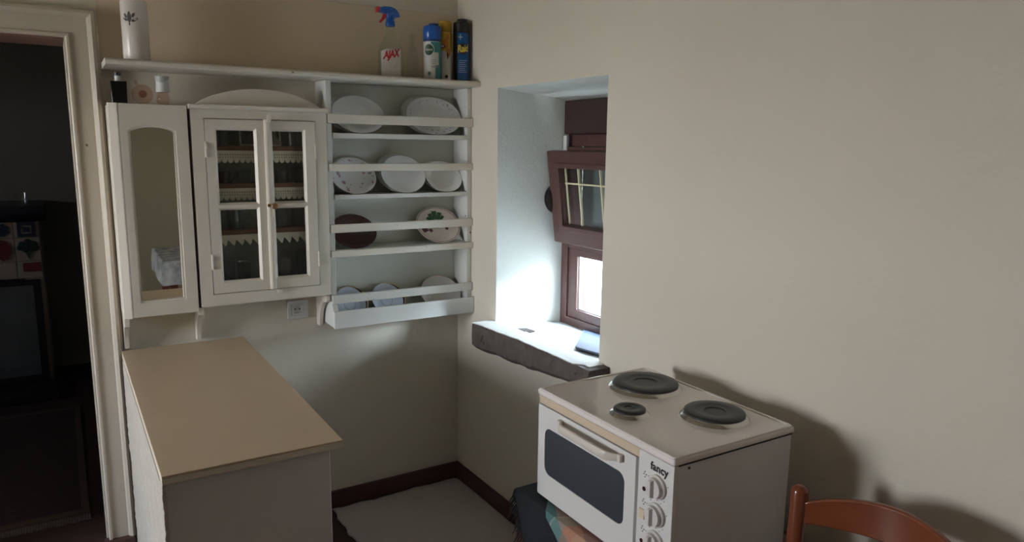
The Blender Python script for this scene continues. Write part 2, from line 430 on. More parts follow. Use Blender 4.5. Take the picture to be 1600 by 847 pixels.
# room face around the opening
for y0, y1, z0, z1 in ((NY1, YB, 0, ZC), (YF, NY0, 0, ZC), (NY0, NY1, 0, NZ0), (NY0, NY1, NZ1, ZC)):
    q((0, y0, z0), (0, y1, z0), (0, y1, z1), (0, y0, z1))
for y0, y1, z0, z1 in ((WY1, YB, 0, ZC), (YF, WY0, 0, ZC), (WY0, WY1, 0, WZ0), (WY0, WY1, WZ1, ZC)):
    q((XO, y0, z0), (XO, y0, z1), (XO, y1, z1), (XO, y1, z0))
for (y, z) in (((WY0, WY1), (WZ0, WZ0)), ((WY1, WY1), (WZ0, WZ1)), ((WY1, WY0), (WZ1, WZ1)), ((WY0, WY0), (WZ1, WZ0))):
    q((XW, y[0], z[0]), (XO, y[0], z[0]), (XO, y[1], z[1]), (XW, y[1], z[1]))
q((0, YF, ZC), (0, YB, ZC), (XO, YB, ZC), (XO, YF, ZC)); q((0, YF, 0), (XO, YF, 0), (XO, YB, 0), (0, YB, 0))
q((0, YF, 0), (0, YF, ZC), (XO, YF, ZC), (XO, YF, 0)); q((0, YB, 0), (XO, YB, 0), (XO, YB, ZC), (0, YB, ZC))
wr = struct(b.build('wall_right', plaster))
# splayed plaster reveals, soft and slightly wavy
def reveal(name, c00, c10, c11, c01, m, amp=0.004, n=16):
    mb = MB(); V = [[None]*(n+1) for _ in range(n+1)]
    for i in range(n+1):
        for j in range(n+1):
            u, v = i/n, j/n
            p = (Vector(c00)*(1-u)*(1-v) + Vector(c10)*u*(1-v) + Vector(c11)*u*v + Vector(c01)*(1-u)*v)
            e = min(u, 1-u, v, 1-v)*4
            d = mnoise.noise(p*9)*amp*min(1, e)
            nrm = (Vector(c10)-Vector(c00)).cross(Vector(c01)-Vector(c00)).normalized()
            V[i][j] = mb.bm.verts.new(p + nrm*d)
    for i in range(n):
        for j in range(n): mb.bm.faces.new((V[i][j], V[i+1][j], V[i+1][j+1], V[i][j+1]))
    o = mb.build(name, m, smooth=True); return struct(o)
reveal('trim_1', (0, NY1, NZ0), (XW, WY1, WZ0), (XW, WY1, WZ1), (0, NY1, NZ1), reveal_plaster)
reveal('trim_2', (0, NY0, NZ0), (XW, WY0, WZ0), (XW, WY0, WZ1), (0, NY0, NZ1), reveal_plaster)
reveal('trim_3', (0, NY0, NZ1), (0, NY1, NZ1), (XW, WY1, WZ1), (XW, WY0, WZ1), reveal_plaster)
# left wall with a window that lights the room, wall behind the camera, far room
LWY0, LWY1, LWZ0, LWZ1 = -1.20, -0.44, 0.88, 1.80
FWY0, FWY1, FWZ0, FWZ1 = 1.36, 1.56, 1.38, 1.63  # unseen opening, added to let some light into the far room
b = MB()
b.box(XL-0.06, XL, YF, LWY0, 0, ZC); b.box(XL-0.06, XL, LWY1, FWY0, 0, ZC); b.box(XL-0.06, XL, FWY1, YB, 0, ZC)
b.box(XL-0.06, XL, FWY0, FWY1, 0, FWZ0); b.box(XL-0.06, XL, FWY0, FWY1, FWZ1, ZC)
b.box(XL-0.06, XL, LWY0, LWY1, 0, LWZ0); b.box(XL-0.06, XL, LWY0, LWY1, LWZ1, ZC)
struct(b.build('wall_left', plaster))
struct(MB().box(XL-0.3, XO, YF-0.3, YF, 0, ZC).build('wall_front', back_plaster))
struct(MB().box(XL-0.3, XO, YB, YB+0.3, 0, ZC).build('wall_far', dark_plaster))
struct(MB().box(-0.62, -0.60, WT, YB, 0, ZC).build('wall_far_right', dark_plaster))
wf = MB()
for y in (LWY0+0.025, LWY1-0.025): wf.box(XL-0.05, XL-0.01, y-0.025, y+0.025, LWZ0, LWZ1)
for z in (LWZ0+0.025, LWZ1-0.025): wf.box(XL-0.05, XL-0.01, LWY0, LWY1, z-0.025, z+0.025)
struct(wf.build('window_2', paint_clean))
# skirting
struct(MB().box(-1.0, -0.016, -0.016, -0.001, 0, 0.078).build('baseboard_back', skirt_m, bevel=0.003))
struct(MB().box(-0.016, -0.001, -5.1, -0.001, 0, 0.078).build('baseboard_right', skirt_m, bevel=0.003))
struct(MB().box(-1.515, -1.412, -0.05, -0.001, 0, 0.108).build('baseboard_casing', skirt_m, bevel=0.004))
# varnished dado board above the shelf
struct(MB().box(-1.3995, -0.001, -0.006, -0.0005, 1.869, 2.162).build('trim_4', mat('tan_board', (0.74, 0.61, 0.46), 0.5, bump=0.05), bevel=0.002))
# door casing, mitred, with its outer moulding
casing_prof = [(0.0, -0.001), (0.0, -0.026), (0.004, -0.030), (0.010, -0.030), (0.014, -0.024), (0.066, -0.024), (0.070, -0.034),
               (0.080, -0.040), (0.090, -0.036), (0.094, -0.022), (0.100, -0.020), (0.100, -0.001)]   # offset from the opening, y
dr = bpy.data.objects.new('door_1', None); COL.objects.link(dr); dr['kind'] = 'structure'; dr.location = (DX1, 0, 0); ORG[dr.name] = Vector((DX1, 0, 0))
MB().loft([[(DX1+o, y, 0.109) for o, y in casing_prof], [(DX1+o, y, DZ+o) for o, y in casing_prof]]).build('casing', casing_paint, dr)
MB().loft([[(DX1+o, y, DZ+o) for o, y in casing_prof], [(DX0-o, y, DZ+o) for o, y in casing_prof]]).build('casing', casing_paint, dr)
MB().loft([[(DX0-o, y, 0.0) for o, y in casing_prof], [(DX0-o, y, DZ+o) for o, y in casing_prof]]).build('casing', casing_paint, dr)
jm = mat('door_jamb', (0.20, 0.11, 0.085), 0.5)
b = MB(); b.box(DX1-0.004, DX1+0.004, 0.0, WT, 0, DZ); b.build('jamb', casing_paint, dr)
MB().box(DX0, DX1-0.004, 0.001, WT, DZ-0.006, DZ+0.004).build('head_jamb', jm, dr)

# ================================================================== WINDOW IN THE NICHE
win = bpy.data.objects.new('window_1', None); COL.objects.link(win); win['kind'] = 'structure'; win.location = (XW, -0.7, WZ0); ORG[win.name] = Vector((XW, -0.7, WZ0))
def rect(y0, y1, z0, z1): return [(y0, z0), (y1, z0), (y1, z1), (y0, z1)]
A0, A1 = WY0+0.001, WY1-0.002
MB().ring(rect(A0, A1, WZ0+0.012, 1.60), rect(A0+0.045, A1-0.045, WZ0+0.06, 1.565), 'x', XW-0.012, XW+0.06).build('window_frame', brown_frame, win, bevel=0.004)
MB().box(XW-0.010, XW+0.058, A0+0.044, A1-0.044, 1.165, 1.20).build('transom', brown_frame, win, bevel=0.004)
# lower fixed sash
MB().ring(rect(A0+0.044, A1-0.044, WZ0+0.058, 1.166), rect(A0+0.10, A1-0.105, 0.897, 1.135), 'x', XW-0.004, XW+0.05).build('lower_sash', brown_frame, win, bevel=0.006)
MB().box(XW+0.020, XW+0.026, A0+0.098, A1-0.103, 0.895, 1.137).build('lower_pane', window_glass, win)
MB().ring(rect(A0+0.098, A1-0.103, 0.895, 1.137), rect(A0+0.104, A1-0.109, 0.901, 1.131), 'x', XW+0.010, XW+0.030).build('glazing_bead', grey_metal, win)
MB().box(XW+0.010, XW+0.022, A0+0.11, A1-0.122, 0.897, 1.133).bm.free()
# upper sash, tilted inward at the top
tilt = math.radians(7.5)
hz = 1.195; hx = XW - 0.014
def tl(p):     # (depth from the sash face, y, height above the hinge)
    d, y, h = p
    return (hx - h*math.sin(tilt) + d*math.cos(tilt), y, hz + h*math.cos(tilt) + d*math.sin(tilt))
def tilted(mb):
    for v in mb.bm.verts: v.co = Vector(tl(tuple(v.co)))
    return mb
S0, S1, SH = A0+0.004, A1-0.006, 0.395
us = tilted(MB().ring(rect(S0, S1, 0, SH), rect(S0+0.072, S1-0.085, 0.082, SH-0.07), 'x', -0.042, 0.0)).build('upper_sash', brown_frame, win, bevel=0.006)
tilted(MB().ring(rect(S0+0.050, S1-0.060, 0.058, SH-0.048), rect(S0+0.071, S1-0.084, 0.081, SH-0.069), 'x', -0.050, -0.041)).build('sash_bead', brown_frame, us, bevel=0.003)
tilted(MB().box(-0.016, -0.010, S0+0.070, S1-0.083, 0.080, SH-0.068)).build('upper_pane', window_glass, us)
gb = MB()
gb.box(-0.020, -0.012, S1-0.094, S1-0.091, 0.084, SH-0.072)
tilted(gb).build('glazing_bar', gilt_bar, us)
gb = MB(); gb.box(-0.0205, -0.0115, S1-0.186, S1-0.180, 0.084, SH-0.072)
tilted(gb).build('glazing_bar', gilt_bar, us)
gb = MB(); gb.box(-0.0210, -0.0110, S1-0.330, S1-0.324, 0.084, SH-0.072)
tilted(gb).build('glazing_bar', gilt_bar, us)
gb = MB(); gb.box(-0.0200, -0.0120, S0+0.074, S1-0.087, 0.255, 0.261)
tilted(gb).build('glazing_bar', gilt_bar, us)
# roller shutter: box above, half lowered slats outside the upper sash
MB().box(XW-0.012, XW+0.09, A0, A1, 1.655, WZ1-0.003).build('shutter_box', brown_dark, win, bevel=0.004)
MB().box(XW+0.012, XW+0.09, A0, A1, 1.602, 1.654).build('shutter_box', brown_frame, win, bevel=0.004)
b = MB()
z = 1.64; k = 0
while z > 1.20:
    MB().prism([(XW+0.095, z-0.0372), (XW+0.103, z-0.0335), (XW+0.106, z-0.018), (XW+0.103, z-0.006), (XW+0.095, z)], 'y', A0, A1).build('slat', slat_m, win)
    z -= 0.037
MB().box(XW-0.020, XW-0.004, A1-0.030, A1-0.006, 1.583, 1.648).build('strap_guide', white_plastic, win, bevel=0.003)
MB().box(XW-0.030, XW-0.013, A1-0.012, A1+0.0, 1.205, 1.275).build('hinge', black_plastic, win, bevel=0.003)
b.bm.free()
# round strap winder on the reveal
t = thing('strap_winder', 'round dark brown shutter strap winder fixed on the window reveal behind the tilted sash', 'winder', (0.288, -0.386, 1.378))
MB().lathe([(0.066, 0.0), (0.066, -0.010), (0.060, -0.020), (0.045, -0.026), (0.0005, -0.028)], (0.288, -0.3855, 1.378), 36, axis='y').build('winder_cover', mat('winder_brown', (0.022, 0.015, 0.013), 0.7, spec=0.2), t, smooth=True)
MB().ring([(0.288+0.068*math.cos(a*PI/18), 1.378+0.068*math.sin(a*PI/18)) for a in range(36)], [(0.288+0.062*math.cos(a*PI/18), 1.378+0.062*math.sin(a*PI/18)) for a in range(36)], 'y', -0.394, -0.3855).build('winder_rim', black_plastic, t)
# stone sill, rough underneath, limewashed on top
t = thing('window_sill_stone', 'rough brown stone window sill slab painted white on top', 'sill', (-0.045, -0.72, 0.73))
N = 26; top_y0, top_y1 = -0.318, -1.125
rings = []
for i in range(N+1):
    f = i/N; y = top_y0 + (top_y1-top_y0)*f
    zt = 0.852 + 0.012*math.sin(f*2.5) ; zb = 0.735 + 0.05*f**1.3 + 0.010*mnoise.noise(Vector((y*9, 0, 2)))
    xf = -0.092 + 0.008*mnoise.noise(Vector((y*14, 3, 0)))
    rings.append([(-0.0005, y, zb), (xf+0.022, y, zb), (xf, y, zb+0.02), (xf-0.002, y, (zt+zb)/2+0.008*mnoise.noise(Vector((y*20, 5, 1)))), (xf, y, zt-0.010), (xf+0.004, y, zt-0.003), (-0.0005, y, zt-0.003)])
MB().loft(rings).build('stone_block', stone, t)
b = MB()
rings = []
for i in range(N+1):
    f = i/N; y = top_y0 + (top_y1+0.03-top_y0)*f
    zt = 0.852 + 0.012*math.sin(f*2.5)
    xf = -0.094 + 0.008*mnoise.noise(Vector((y*14, 3, 0)))
    if f > 0.955: xf += 0.03
    rings.append([(-0.0005, y, zt-0.0028), (xf, y, zt-0.0028), (xf, y, zt+0.0005), (-0.0005, y, zt+0.0012)])
b.loft(rings).build('painted_top', limewash, t)
# the slope of the sill inside the niche
b = MB(); V = {}
n = 14
for i in range(n+1):
    for j in range(n+1):
        u, v = i/n, j/n
        x = -0.001 + (XW-0.011)*u
        y = (NY0+0.001)*(1-v) + (NY1-0.001)*v; y2 = (WY0+0.001)*(1-v)+(WY1-0.001)*v
        yy = y*(1-u)+y2*u
        z = (0.854 + 0.008*(1-v))*(1-u) + 0.824*u
        V[i, j] = b.bm.verts.new((x, yy, z + 0.003*mnoise.noise(Vector((x*14, yy*14, 0)))*min(1, 6*u)))
for i in range(n):
    for j in range(n): b.bm.faces.new((V[i,j], V[i+1,j], V[i+1,j+1], V[i,j+1]))
struct(b.build('trim_5', limewash, smooth=True))
MB().prism([(0.000, -0.535), (0.034, -0.548), (0.040, -0.600), (-0.008, -0.606)], 'z', 0.8570, 0.8625).build('bare_patch', stone, t)
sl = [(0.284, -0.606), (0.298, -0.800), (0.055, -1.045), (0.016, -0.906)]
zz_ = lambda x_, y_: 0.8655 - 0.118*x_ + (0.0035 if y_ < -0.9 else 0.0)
o = MB().loft([[(x_, y_, zz_(x_, y_)+d_) for x_, y_ in sl] for d_ in (0.0, 0.007)]).build('sill_shadow_patch', sill_shadow_grey, loc=(0.16, -0.85, 0.854), bevel=0.001)  # bluish shadow on the sill, built as a thin dark slab
tag(o, 'thin blue-grey slab on the white window sill, modelled in place of a shadow', 'tile')
# garden outside
struct(MB().box(XO+0.02, 14, -16, 12, -0.25, -0.2).build('ground', ground_m))
struct(MB().box(-16, XL-0.32, -16, 12, -0.25, -0.2).build('ground_left', sand_m))
struct(MB().box(5.0, 5.2, -9, 9, -0.2, 2.2).build('wall_garden', outwall_m))
struct(MB().box(XW+0.056, XO+0.06, WY0-0.05, WY1+0.05, 0.77, 0.80).build('trim_6', outwall_m, bevel=0.003))
t = thing('oil_flask', 'yellow-green flask with a rusty cap and wire ring outside the lower window pane', 'flask', (0.455, -0.628, 0.802))
ox, oy = 0.455, -0.628
MB().lathe([(0.020, 0.802), (0.030, 0.806), (0.030, 1.00), (0.022, 1.022), (0.014, 1.030)], (ox, oy, 0), 24).build('flask_body', olive_bottle, t, smooth=True)
MB().lathe([(0.016, 1.030), (0.020, 1.034), (0.020, 1.052), (0.012, 1.060)], (ox, oy, 0), 20).build('cap', rust, t, smooth=True)
MB().tube([(ox, oy+0.016*math.cos(a), 1.076+0.020*math.sin(a)) for a in [k*PI/9 for k in range(-9, 10)]], 0.0025, 6).build('wire_ring', rust, t, smooth=True)

# ================================================================== WALL SHELF
ZS = 1.868
o = MB().prism([(-0.001, ZS-0.022), (-0.207, ZS-0.022), (-0.215, ZS-0.017), (-0.216, ZS-0.006), (-0.210, ZS), (-0.001, ZS)], 'x', -1.3985, -0.001).build('wall_shelf', paint, loc=(-0.7, 0, ZS-0.022), bevel=0.002)
tag(o, 'long white painted plank shelf running along the top of the cupboards', 'shelf')
# ================================================================== MIRROR CABINET
t = thing('mirror_cabinet', 'narrow white wall cabinet with an arched mirror door', 'cabinet', (-1.275, 0, 0.98))
MX0, MX1, MZ0, MZ1, MYF = -1.3985, -1.152, 0.980, 1.728, -0.148
MB().box(MX0, MX1, MYF+0.020, -0.001, MZ0+0.004, MZ1-0.006).build('carcass', paint_clean, t, bevel=0.003)
# outer stile bevelled at the left
MB().prism([(MX0, MYF+0.019), (MX0+0.003, MYF+0.010), (MX0+0.026, MYF), (MX0+0.030, MYF), (MX0+0.030, MYF+0.019)], 'z', MZ0, MZ1).build('stile', paint_clean, t)
ox0, ox1, oz0 = -1.342, -1.193, 1.033
def arch_out(y_):
    pts = [(ox0, oz0), (ox1, oz0), (ox1, 1.636)]
    for k in range(1, 16):
        f = k/16; x = ox1 + (ox0-ox1)*f
        pts.append((x, 1.638 + 0.018*(1-abs(2*f-1)**2.2)))
    pts.append((ox0, 1.636)); return pts
inn = arch_out(0)
def outer_for(pts, x0, x1, z0, z1):
    out = []
    for i, (x, z) in enumerate(pts):
        if i == 0: out.append((x0, z0))
        elif i == 1: out.append((x1, z0))
        elif i == 2: out.append((x1, z1))
        elif i == len(pts)-1: out.append((x0, z1))
        else: out.append((x1 + (x0-x1)*(i-2)/(len(pts)-3), z1))
    return out
dorr = MB().ring(outer_for(inn, MX0+0.031, MX1, MZ0+0.002, MZ1), inn, 'y', MYF, MYF+0.018).build('door', paint_clean, t, bevel=0.0025)
b = MB()
cx_, cz_ = (ox0+ox1)/2, 1.34
def shrink(p, d): return (p[0] + (d if p[0] < cx_ else -d)*(1 if abs(p[0]-cx_) > 0.07 else 0), p[1] + (d if p[1] < cz_ else -d))
inn2 = [shrink(p, 0.007) for p in inn]
b.ring(inn, inn2, 'y', MYF+0.004, MYF+0.016)
b.build('beading', paint_clean, dorr)
mtilt = lambda z_, d_: MYF + 0.0165 + d_ - (z_-oz0)*0.0125
MB().loft([[(x_, mtilt(z_, d_), z_) for x_, z_ in inn] for d_ in (0.0, 0.001)]).build('mirror', mirror_m, dorr)

# ================================================================== GLASS CABINET
t = thing('glass_cabinet', 'white wall cupboard with two glazed doors and an arched crest', 'cabinet', (-0.897, 0, 0.998))
GX0, GX1, GZ0, GZ1, GYF = -1.142, -0.653, 0.998, 1.716, -0.150
for x0_ in (GX0, GX1-0.018):
    MB().box(x0_, x0_+0.018, GYF+0.018, -0.001, GZ0, GZ1).build('side_panel', paint_clean, t)
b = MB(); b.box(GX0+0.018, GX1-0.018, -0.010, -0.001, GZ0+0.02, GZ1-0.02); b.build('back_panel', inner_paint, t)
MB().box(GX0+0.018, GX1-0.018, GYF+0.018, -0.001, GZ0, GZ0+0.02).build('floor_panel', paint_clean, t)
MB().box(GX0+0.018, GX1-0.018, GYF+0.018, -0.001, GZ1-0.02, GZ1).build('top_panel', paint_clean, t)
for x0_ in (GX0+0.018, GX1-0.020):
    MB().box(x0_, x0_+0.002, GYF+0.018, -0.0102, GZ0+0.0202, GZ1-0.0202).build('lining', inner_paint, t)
DL0, DL1, DR0, DR1, DDZ0, DDZ1 = -1.097, -0.890, -0.887, -0.700, 1.044, 1.683
b = MB()
b.box(GX0, DL0-0.0028, GYF, GYF+0.0178, GZ0, GZ1); b.box(DR1+0.0028, GX1, GYF, GYF+0.0178, GZ0, GZ1)
b.box(DL0-0.0028, DR1+0.0028, GYF, GYF+0.0178, GZ0, DDZ0-0.0028); b.box(DL0-0.0028, DR1+0.0028, GYF, GYF+0.0178, DDZ1+0.0028, GZ1)
b.build('face_frame', paint_clean, t)
MB().prism([(-0.001, 1.7162), (-0.158, 1.7162), (-0.166, 1.722), (-0.170, 1.730), (-0.170, 1.734), (-0.001, 1.734)], 'x', GX0-0.006, GX1+0.004).build('cornice', paint_clean, t, bevel=0.001)
crest = [(-1.120, 1.7345)]
for k in range(1, 28):
    f = k/28; crest.append((-1.120 + 0.455*f, 1.7345 + 0.064*(1-(2*f-1)**2)**0.85))
crest.append((-0.665, 1.7345))
MB().prism(crest[::-1], 'y', -0.128, -0.112).build('arched_crest', paint_clean, t, bevel=0.003)
def glazed_door(x0, x1, px0, px1, name):
    yf, yb = GYF-0.001-0.0, GYF+0.0165
    yf = GYF-0.004
    b = MB()
    b.box(x0, px0-0.009, yf, yb, DDZ0, DDZ1); b.box(px1+0.009, x1, yf, yb, DDZ0, DDZ1)
    for z0, z1 in ((DDZ0, 1.090-0.009), (1.354+0.008, 1.381-0.008), (1.644+0.009, DDZ1)):
        b.box(px0-0.009, px1+0.009, yf, yb, z0, z1)
    d = b.build('door', paint_clean, t)
    b = MB()
    for z0, z1 in ((1.090, 1.354), (1.381, 1.644)):
        O = [(px0-0.009, yf, z0-0.009), (px1+0.009, yf, z0-0.009), (px1+0.009, yf, z1+0.009), (px0-0.009, yf, z1+0.009)]
        I = [(px0, yf+0.011, z0), (px1, yf+0.011, z0), (px1, yf+0.011, z1), (px0, yf+0.011, z1)]
        for k in range(4): b.poly([O[k], O[(k+1) % 4], I[(k+1) % 4], I[k]])
    b.build('glazing_chamfer', paint_clean, d)
    for z0, z1 in ((1.090, 1.354), (1.381, 1.644)):
        MB().box(px0-0.006, px1+0.006, yf+0.0115, yf+0.0145, z0-0.006, z1+0.006).build('pane', cab_glass, d)
    return d
dl = glazed_door(DL0, DL1, -1.058, -0.928, 'door')
drr = glazed_door(DR0, DR1, -0.860, -0.747, 'door')
MB().prism([(-0.893, GYF-0.0042), (-0.892, GYF-0.014), (-0.886, GYF-0.018), (-0.876, GYF-0.018), (-0.870, GYF-0.013), (-0.868, GYF-0.0042)], 'z', DDZ0+0.002, DDZ1+0.004).build('cover_strip', paint_clean, drr)
kb = MB().lathe([(0.004, -0.0185), (0.004, -0.028), (0.011, -0.031), (0.012, -0.038), (0.007, -0.043), (0.0005, -0.044)], (-0.872, GYF, 1.366), 18, axis='y').build('knob', brass, drr, smooth=True, label='worn brass knob')
MB().lathe([(0.0065, -0.0185), (0.0065, -0.021), (0.0005, -0.0215)], (-0.888, GYF, 1.368), 14, axis='y').build('keyhole_plate', brass, drr)
MB().prism([(-0.884, 1.676), (-0.870, 1.678), (-0.866, 1.699), (-0.874, 1.709), (-0.882, 1.700)], 'y', GYF-0.028, GYF-0.0185).build('turn_catch', paint, drr, bevel=0.002)
MB().box(-0.866, -0.846, GYF-0.008, GYF-0.0002, 1.026, 1.040).build('catch_plate', paint, t, bevel=0.002)
for hx_, hz_ in ((DL0, 1.575), (DL0, 1.165), (DR1, 1.570), (DR1, 1.150)):
    MB().cyl((hx_, GYF-0.005, hz_-0.028), (hx_, GYF-0.005, hz_+0.028), 0.0042, 10).build('hinge', paint, t)
# shelves with crocheted edging
GSH = [1.588, 1.448, 1.272]
for z in GSH:
    MB().box(GX0+0.021, GX1-0.021, GYF+0.052, -0.011, z-0.022, z).build('shelf', shelf_wood, t)
def lace(z, style):
    b = MB(); y0, y1 = GYF+0.0495, GYF+0.0515; z -= 0.013
    x0, x1 = GX0+0.022, GX1-0.022
    if style == 'scallop':
        b.box(x0, x1, y0, y1, z-0.016, z-0.004); b.box(x0, x1, y0, y1, z-0.026, z-0.022)
        nx = int((x1-x0)/0.009)
        for k in range(nx): b.box(x0+k*0.009, x0+k*0.009+0.005, y0, y1, z-0.022, z-0.016)
        b.box(x0, x1, y0, y1, z-0.036, z-0.031)
        for k in range(nx): b.box(x0+k*0.009, x0+k*0.009+0.006, y0, y1, z-0.031, z-0.026)
        ns = int((x1-x0)/0.021)
        for k in range(ns):
            cx = x0 + (k+0.5)*0.021
            b.prism([(cx-0.010, z-0.036)] + [(cx+0.010*math.cos(PI+PI*a/8), z-0.036+0.014*math.sin(PI+PI*a/8)) for a in range(9)] , 'y', y0, y1)
    else:
        b.box(x0, x1, y0, y1, z-0.022, z-0.004)
        ns = int((x1-x0)/0.030)
        for k in range(ns):
            cx = x0 + k*0.030
            b.prism([(cx, z-0.022), (cx+0.006, z-0.027), (cx+0.022, z-0.046), (cx+0.027, z-0.036), (cx+0.030, z-0.022)], 'y', y0, y1)
    b.build('lace_trim', lacemat, t)
lace(GSH[0], 'scallop'); lace(GSH[1], 'scallop'); lace(GSH[2], 'point')
# wall brackets under the cupboards
def bracket(x0, x1, label, z1=0.9945):
    z0 = 0.846
    pts = [(-0.001, z1), (-0.138, z1), (-0.140, z1-0.014)]
    for k in range(9):
        a = PI/2*k/8
        pts.append((-0.140 + 0.100*math.sin(a), (z0+0.014) + (z1-0.028-(z0+0.014))*(math.cos(a))*1.0))
    pts += [(-0.036, z0), (-0.001, z0)]
    o = MB().prism(pts, 'x', x0, x1).build('shelf_bracket', paint_clean, loc=((x0+x1)/2, 0, z0), bevel=0.001)
    tag(o, label, 'bracket', 'curved brackets under the wall cupboards')
bracket(-1.397, -1.381, 'curved white bracket under the left edge of the mirror cabinet by the door casing', 0.978)
bracket(-1.150, -1.134, 'curved white bracket where the mirror cabinet and glazed cupboard meet')
bracket(-0.672, -0.656, 'curved white bracket between wall socket and plate rack')

# ---------------------------------------------------------------- things inside the glass cabinet
def photo(x0, x1, z0, y, face, label, h=0.075, lean=0.25):
    t = thing('photograph', label, 'photo', ((x0+x1)/2, y, z0), 'photographs in the glazed cupboard')
    def pl(mb):
        for v in mb.bm.verts:
            v.co = Vector((v.co.x, y + v.co.y + (v.co.z)*lean, z0 + v.co.z))
        return mb
    pl(MB().box(x0, x1, 0, 0.0015, 0.0005, h)).build('paper_border', photo_border, t)
    pl(MB().box(x0+0.005, x1-0.005, -0.0006, 0, 0.006, h-0.005)).build('picture', photo_dark, t)
    if face:
        b = MB(); cx = (x0+x1)/2
        b.prism([(cx+0.010*math.cos(a*PI/8), 0.048+0.014*math.sin(a*PI/8)) for a in range(16)], 'y', -0.0012, -0.0006)
        b.prism([(cx-0.024, 0.008), (cx+0.024, 0.008), (cx+0.020, 0.026), (cx+0.006, 0.034), (cx-0.006, 0.034), (cx-0.020, 0.026)], 'y', -0.0012, -0.0006)
        pl(b).build('portrait', photo_light, t)
photo(-0.962, -0.905, GSH[0]+0.001, -0.075, False, 'small dark photo on the top cupboard shelf behind the left door')
photo(-0.862, -0.812, GSH[0]+0.001, -0.085, True, 'portrait photo of a person leaning on the top cupboard shelf behind the right door')
def cup(name, x, y, z, r, h, m, label, handle=True, taper=0.86, cat='cup', group='glassware in the glazed cupboard'):
    t = thing(name, label, cat, (x, y, z), group)
    prof = [(r*taper*0.6, 0.0005), (r*taper, 0.002), (r*(taper+1)/2, h*0.5), (r, h), (r-0.0025, h), (r*(taper+1)/2-0.0025, h*0.5), (r*taper-0.003, 0.006), (0.0006, 0.0055)]
    MB().lathe(prof, (x, y, z), 24).build('bowl' if handle else 'tumbler_body', m, t, smooth=True)
    if handle:
        MB().tube([(x+r*0.92+0.016*math.sin(a), y, z+h*0.5+0.018*math.cos(a)) for a in [k*PI/8 for k in range(9)]], 0.0028, 6).build('cup_handle', m, t, smooth=True)
cup('glass_cup', -1.030, -0.075, GSH[1]+0.0005, 0.026, 0.046, amber_glass, 'amber glass cup at the far left of the middle cupboard shelf')
cup('glass_cup', -0.957, -0.070, GSH[1]+0.0005, 0.029, 0.048, tumbler_glass, 'clear ribbed cup on the middle cupboard shelf behind the left door')
cup('glass_cup', -0.815, -0.078, GSH[1]+0.0005, 0.028, 0.046, tumbler_glass, 'clear cup on the middle cupboard shelf behind the right door')
cup('glass_jug', -0.735, -0.075, GSH[1]+0.0005, 0.032, 0.058, amber_glass, 'dark amber glass jug at the right end of the middle cupboard shelf', cat='jug')
cup('liqueur_glass', -0.765, -0.070, GSH[0]+0.0005, 0.017, 0.060, tumbler_glass, 'small cut liqueur glass on the top cupboard shelf beside the portrait', handle=False, cat='glass')
cup('liqueur_glass', -1.020, -0.070, GSH[0]+0.0005, 0.020, 0.062, tumbler_glass, 'small glass in the left corner of the top cupboard shelf', handle=False, cat='glass')
for x, r, lab in ((-1.000, 0.026, 'tumbler glass on the third cupboard shelf behind the left door'), (-0.820, 0.026, 'tumbler glass on the third cupboard shelf left of its neighbour behind the right door'), (-0.755, 0.028, 'tumbler glass at the right end of the third cupboard shelf')):
    cup('tumbler', x, -0.07, GSH[2]+0.0005, r, 0.075, tumbler_glass, lab, handle=False, cat='glass')
for x, r, h, lab in ((-1.030, 0.028, 0.115, 'tall glass in the left corner of the cupboard floor'), (-0.972, 0.027, 0.100, 'tall glass second from the left on the cupboard floor'),
                     (-0.815, 0.030, 0.100, 'tall glass on the cupboard floor behind the left side of the right door'), (-0.745, 0.028, 0.125, 'tallest glass at the right end of the cupboard floor')):
    cup('tall_glass', x, -0.075, GZ0+0.0205, r, h+0.03, tumbler_glass, lab, handle=False, cat='glass', taper=0.8)
# inverted stemmed glass on the third shelf
t2 = thing('stemmed_glass', 'upturned stemmed glass on the third cupboard shelf with a bright highlight', 'glass', (-0.940, -0.075, GSH[2]), 'glassware in the glazed cupboard')
MB().lathe([(0.030, 0.0005), (0.029, 0.030), (0.012, 0.052), (0.0035, 0.058), (0.0035, 0.082), (0.024, 0.086), (0.024, 0.088), (0.0006, 0.088)], (-0.940, -0.075, GSH[2]), 22, cap=False).build('bowl_and_stem', tumbler_glass, t2, smooth=True)

# ================================================================== PLATE RACK
t = thing('plate_rack', 'white wooden plate rack with four railed shelves beside the window', 'rack', (-0.325, 0, 0.855))
RX0, RX1 = -0.6475, -0.0015
MB().prism([(-0.001, 0.858), (-0.150, 0.858), (-0.150, 0.93), (-0.134, 0.955), (-0.134, 1.845), (-0.001, 1.845)], 'x', RX0, RX0+0.022).build('side_panel', cool_paint, t, bevel=0.002)
MB().box(RX1-0.022, RX1, -0.134, -0.001, 0.858, 1.845).build('side_panel', cool_paint, t, bevel=0.002)
MB().box(RX0+0.0225, RX1-0.0225, -0.008, -0.001, 0.87, 1.845).build('back_panel', mat('rack_back', (0.60, 0.60, 0.53), 0.6, bump=0.1, bscale=12), t)
for zt, zb, zl in ((1.643, 1.623, 0), (1.399, 1.381, 0), (1.176, 1.158, 1), (0.880, 0.862, 0)):
    MB().box(RX0+0.0225, RX1-0.0225, -0.140, -0.0085, zb, zt).build('shelf', cool_paint, t, bevel=0.002)
    if zl: MB().box(RX0, RX1, -0.153, -0.1405, zb-0.010, zt-0.001).build('front_lip', paint, t, bevel=0.002)
for zt, zb in ((1.7165, 1.6795), (1.523, 1.493), (1.281, 1.247), (0.992, 0.956)):
    MB().box(RX0, RX1, -0.149, -0.1345, zb, zt).build('rail', paint if zt > 1.1 else cool_paint, t, bevel=0.003)
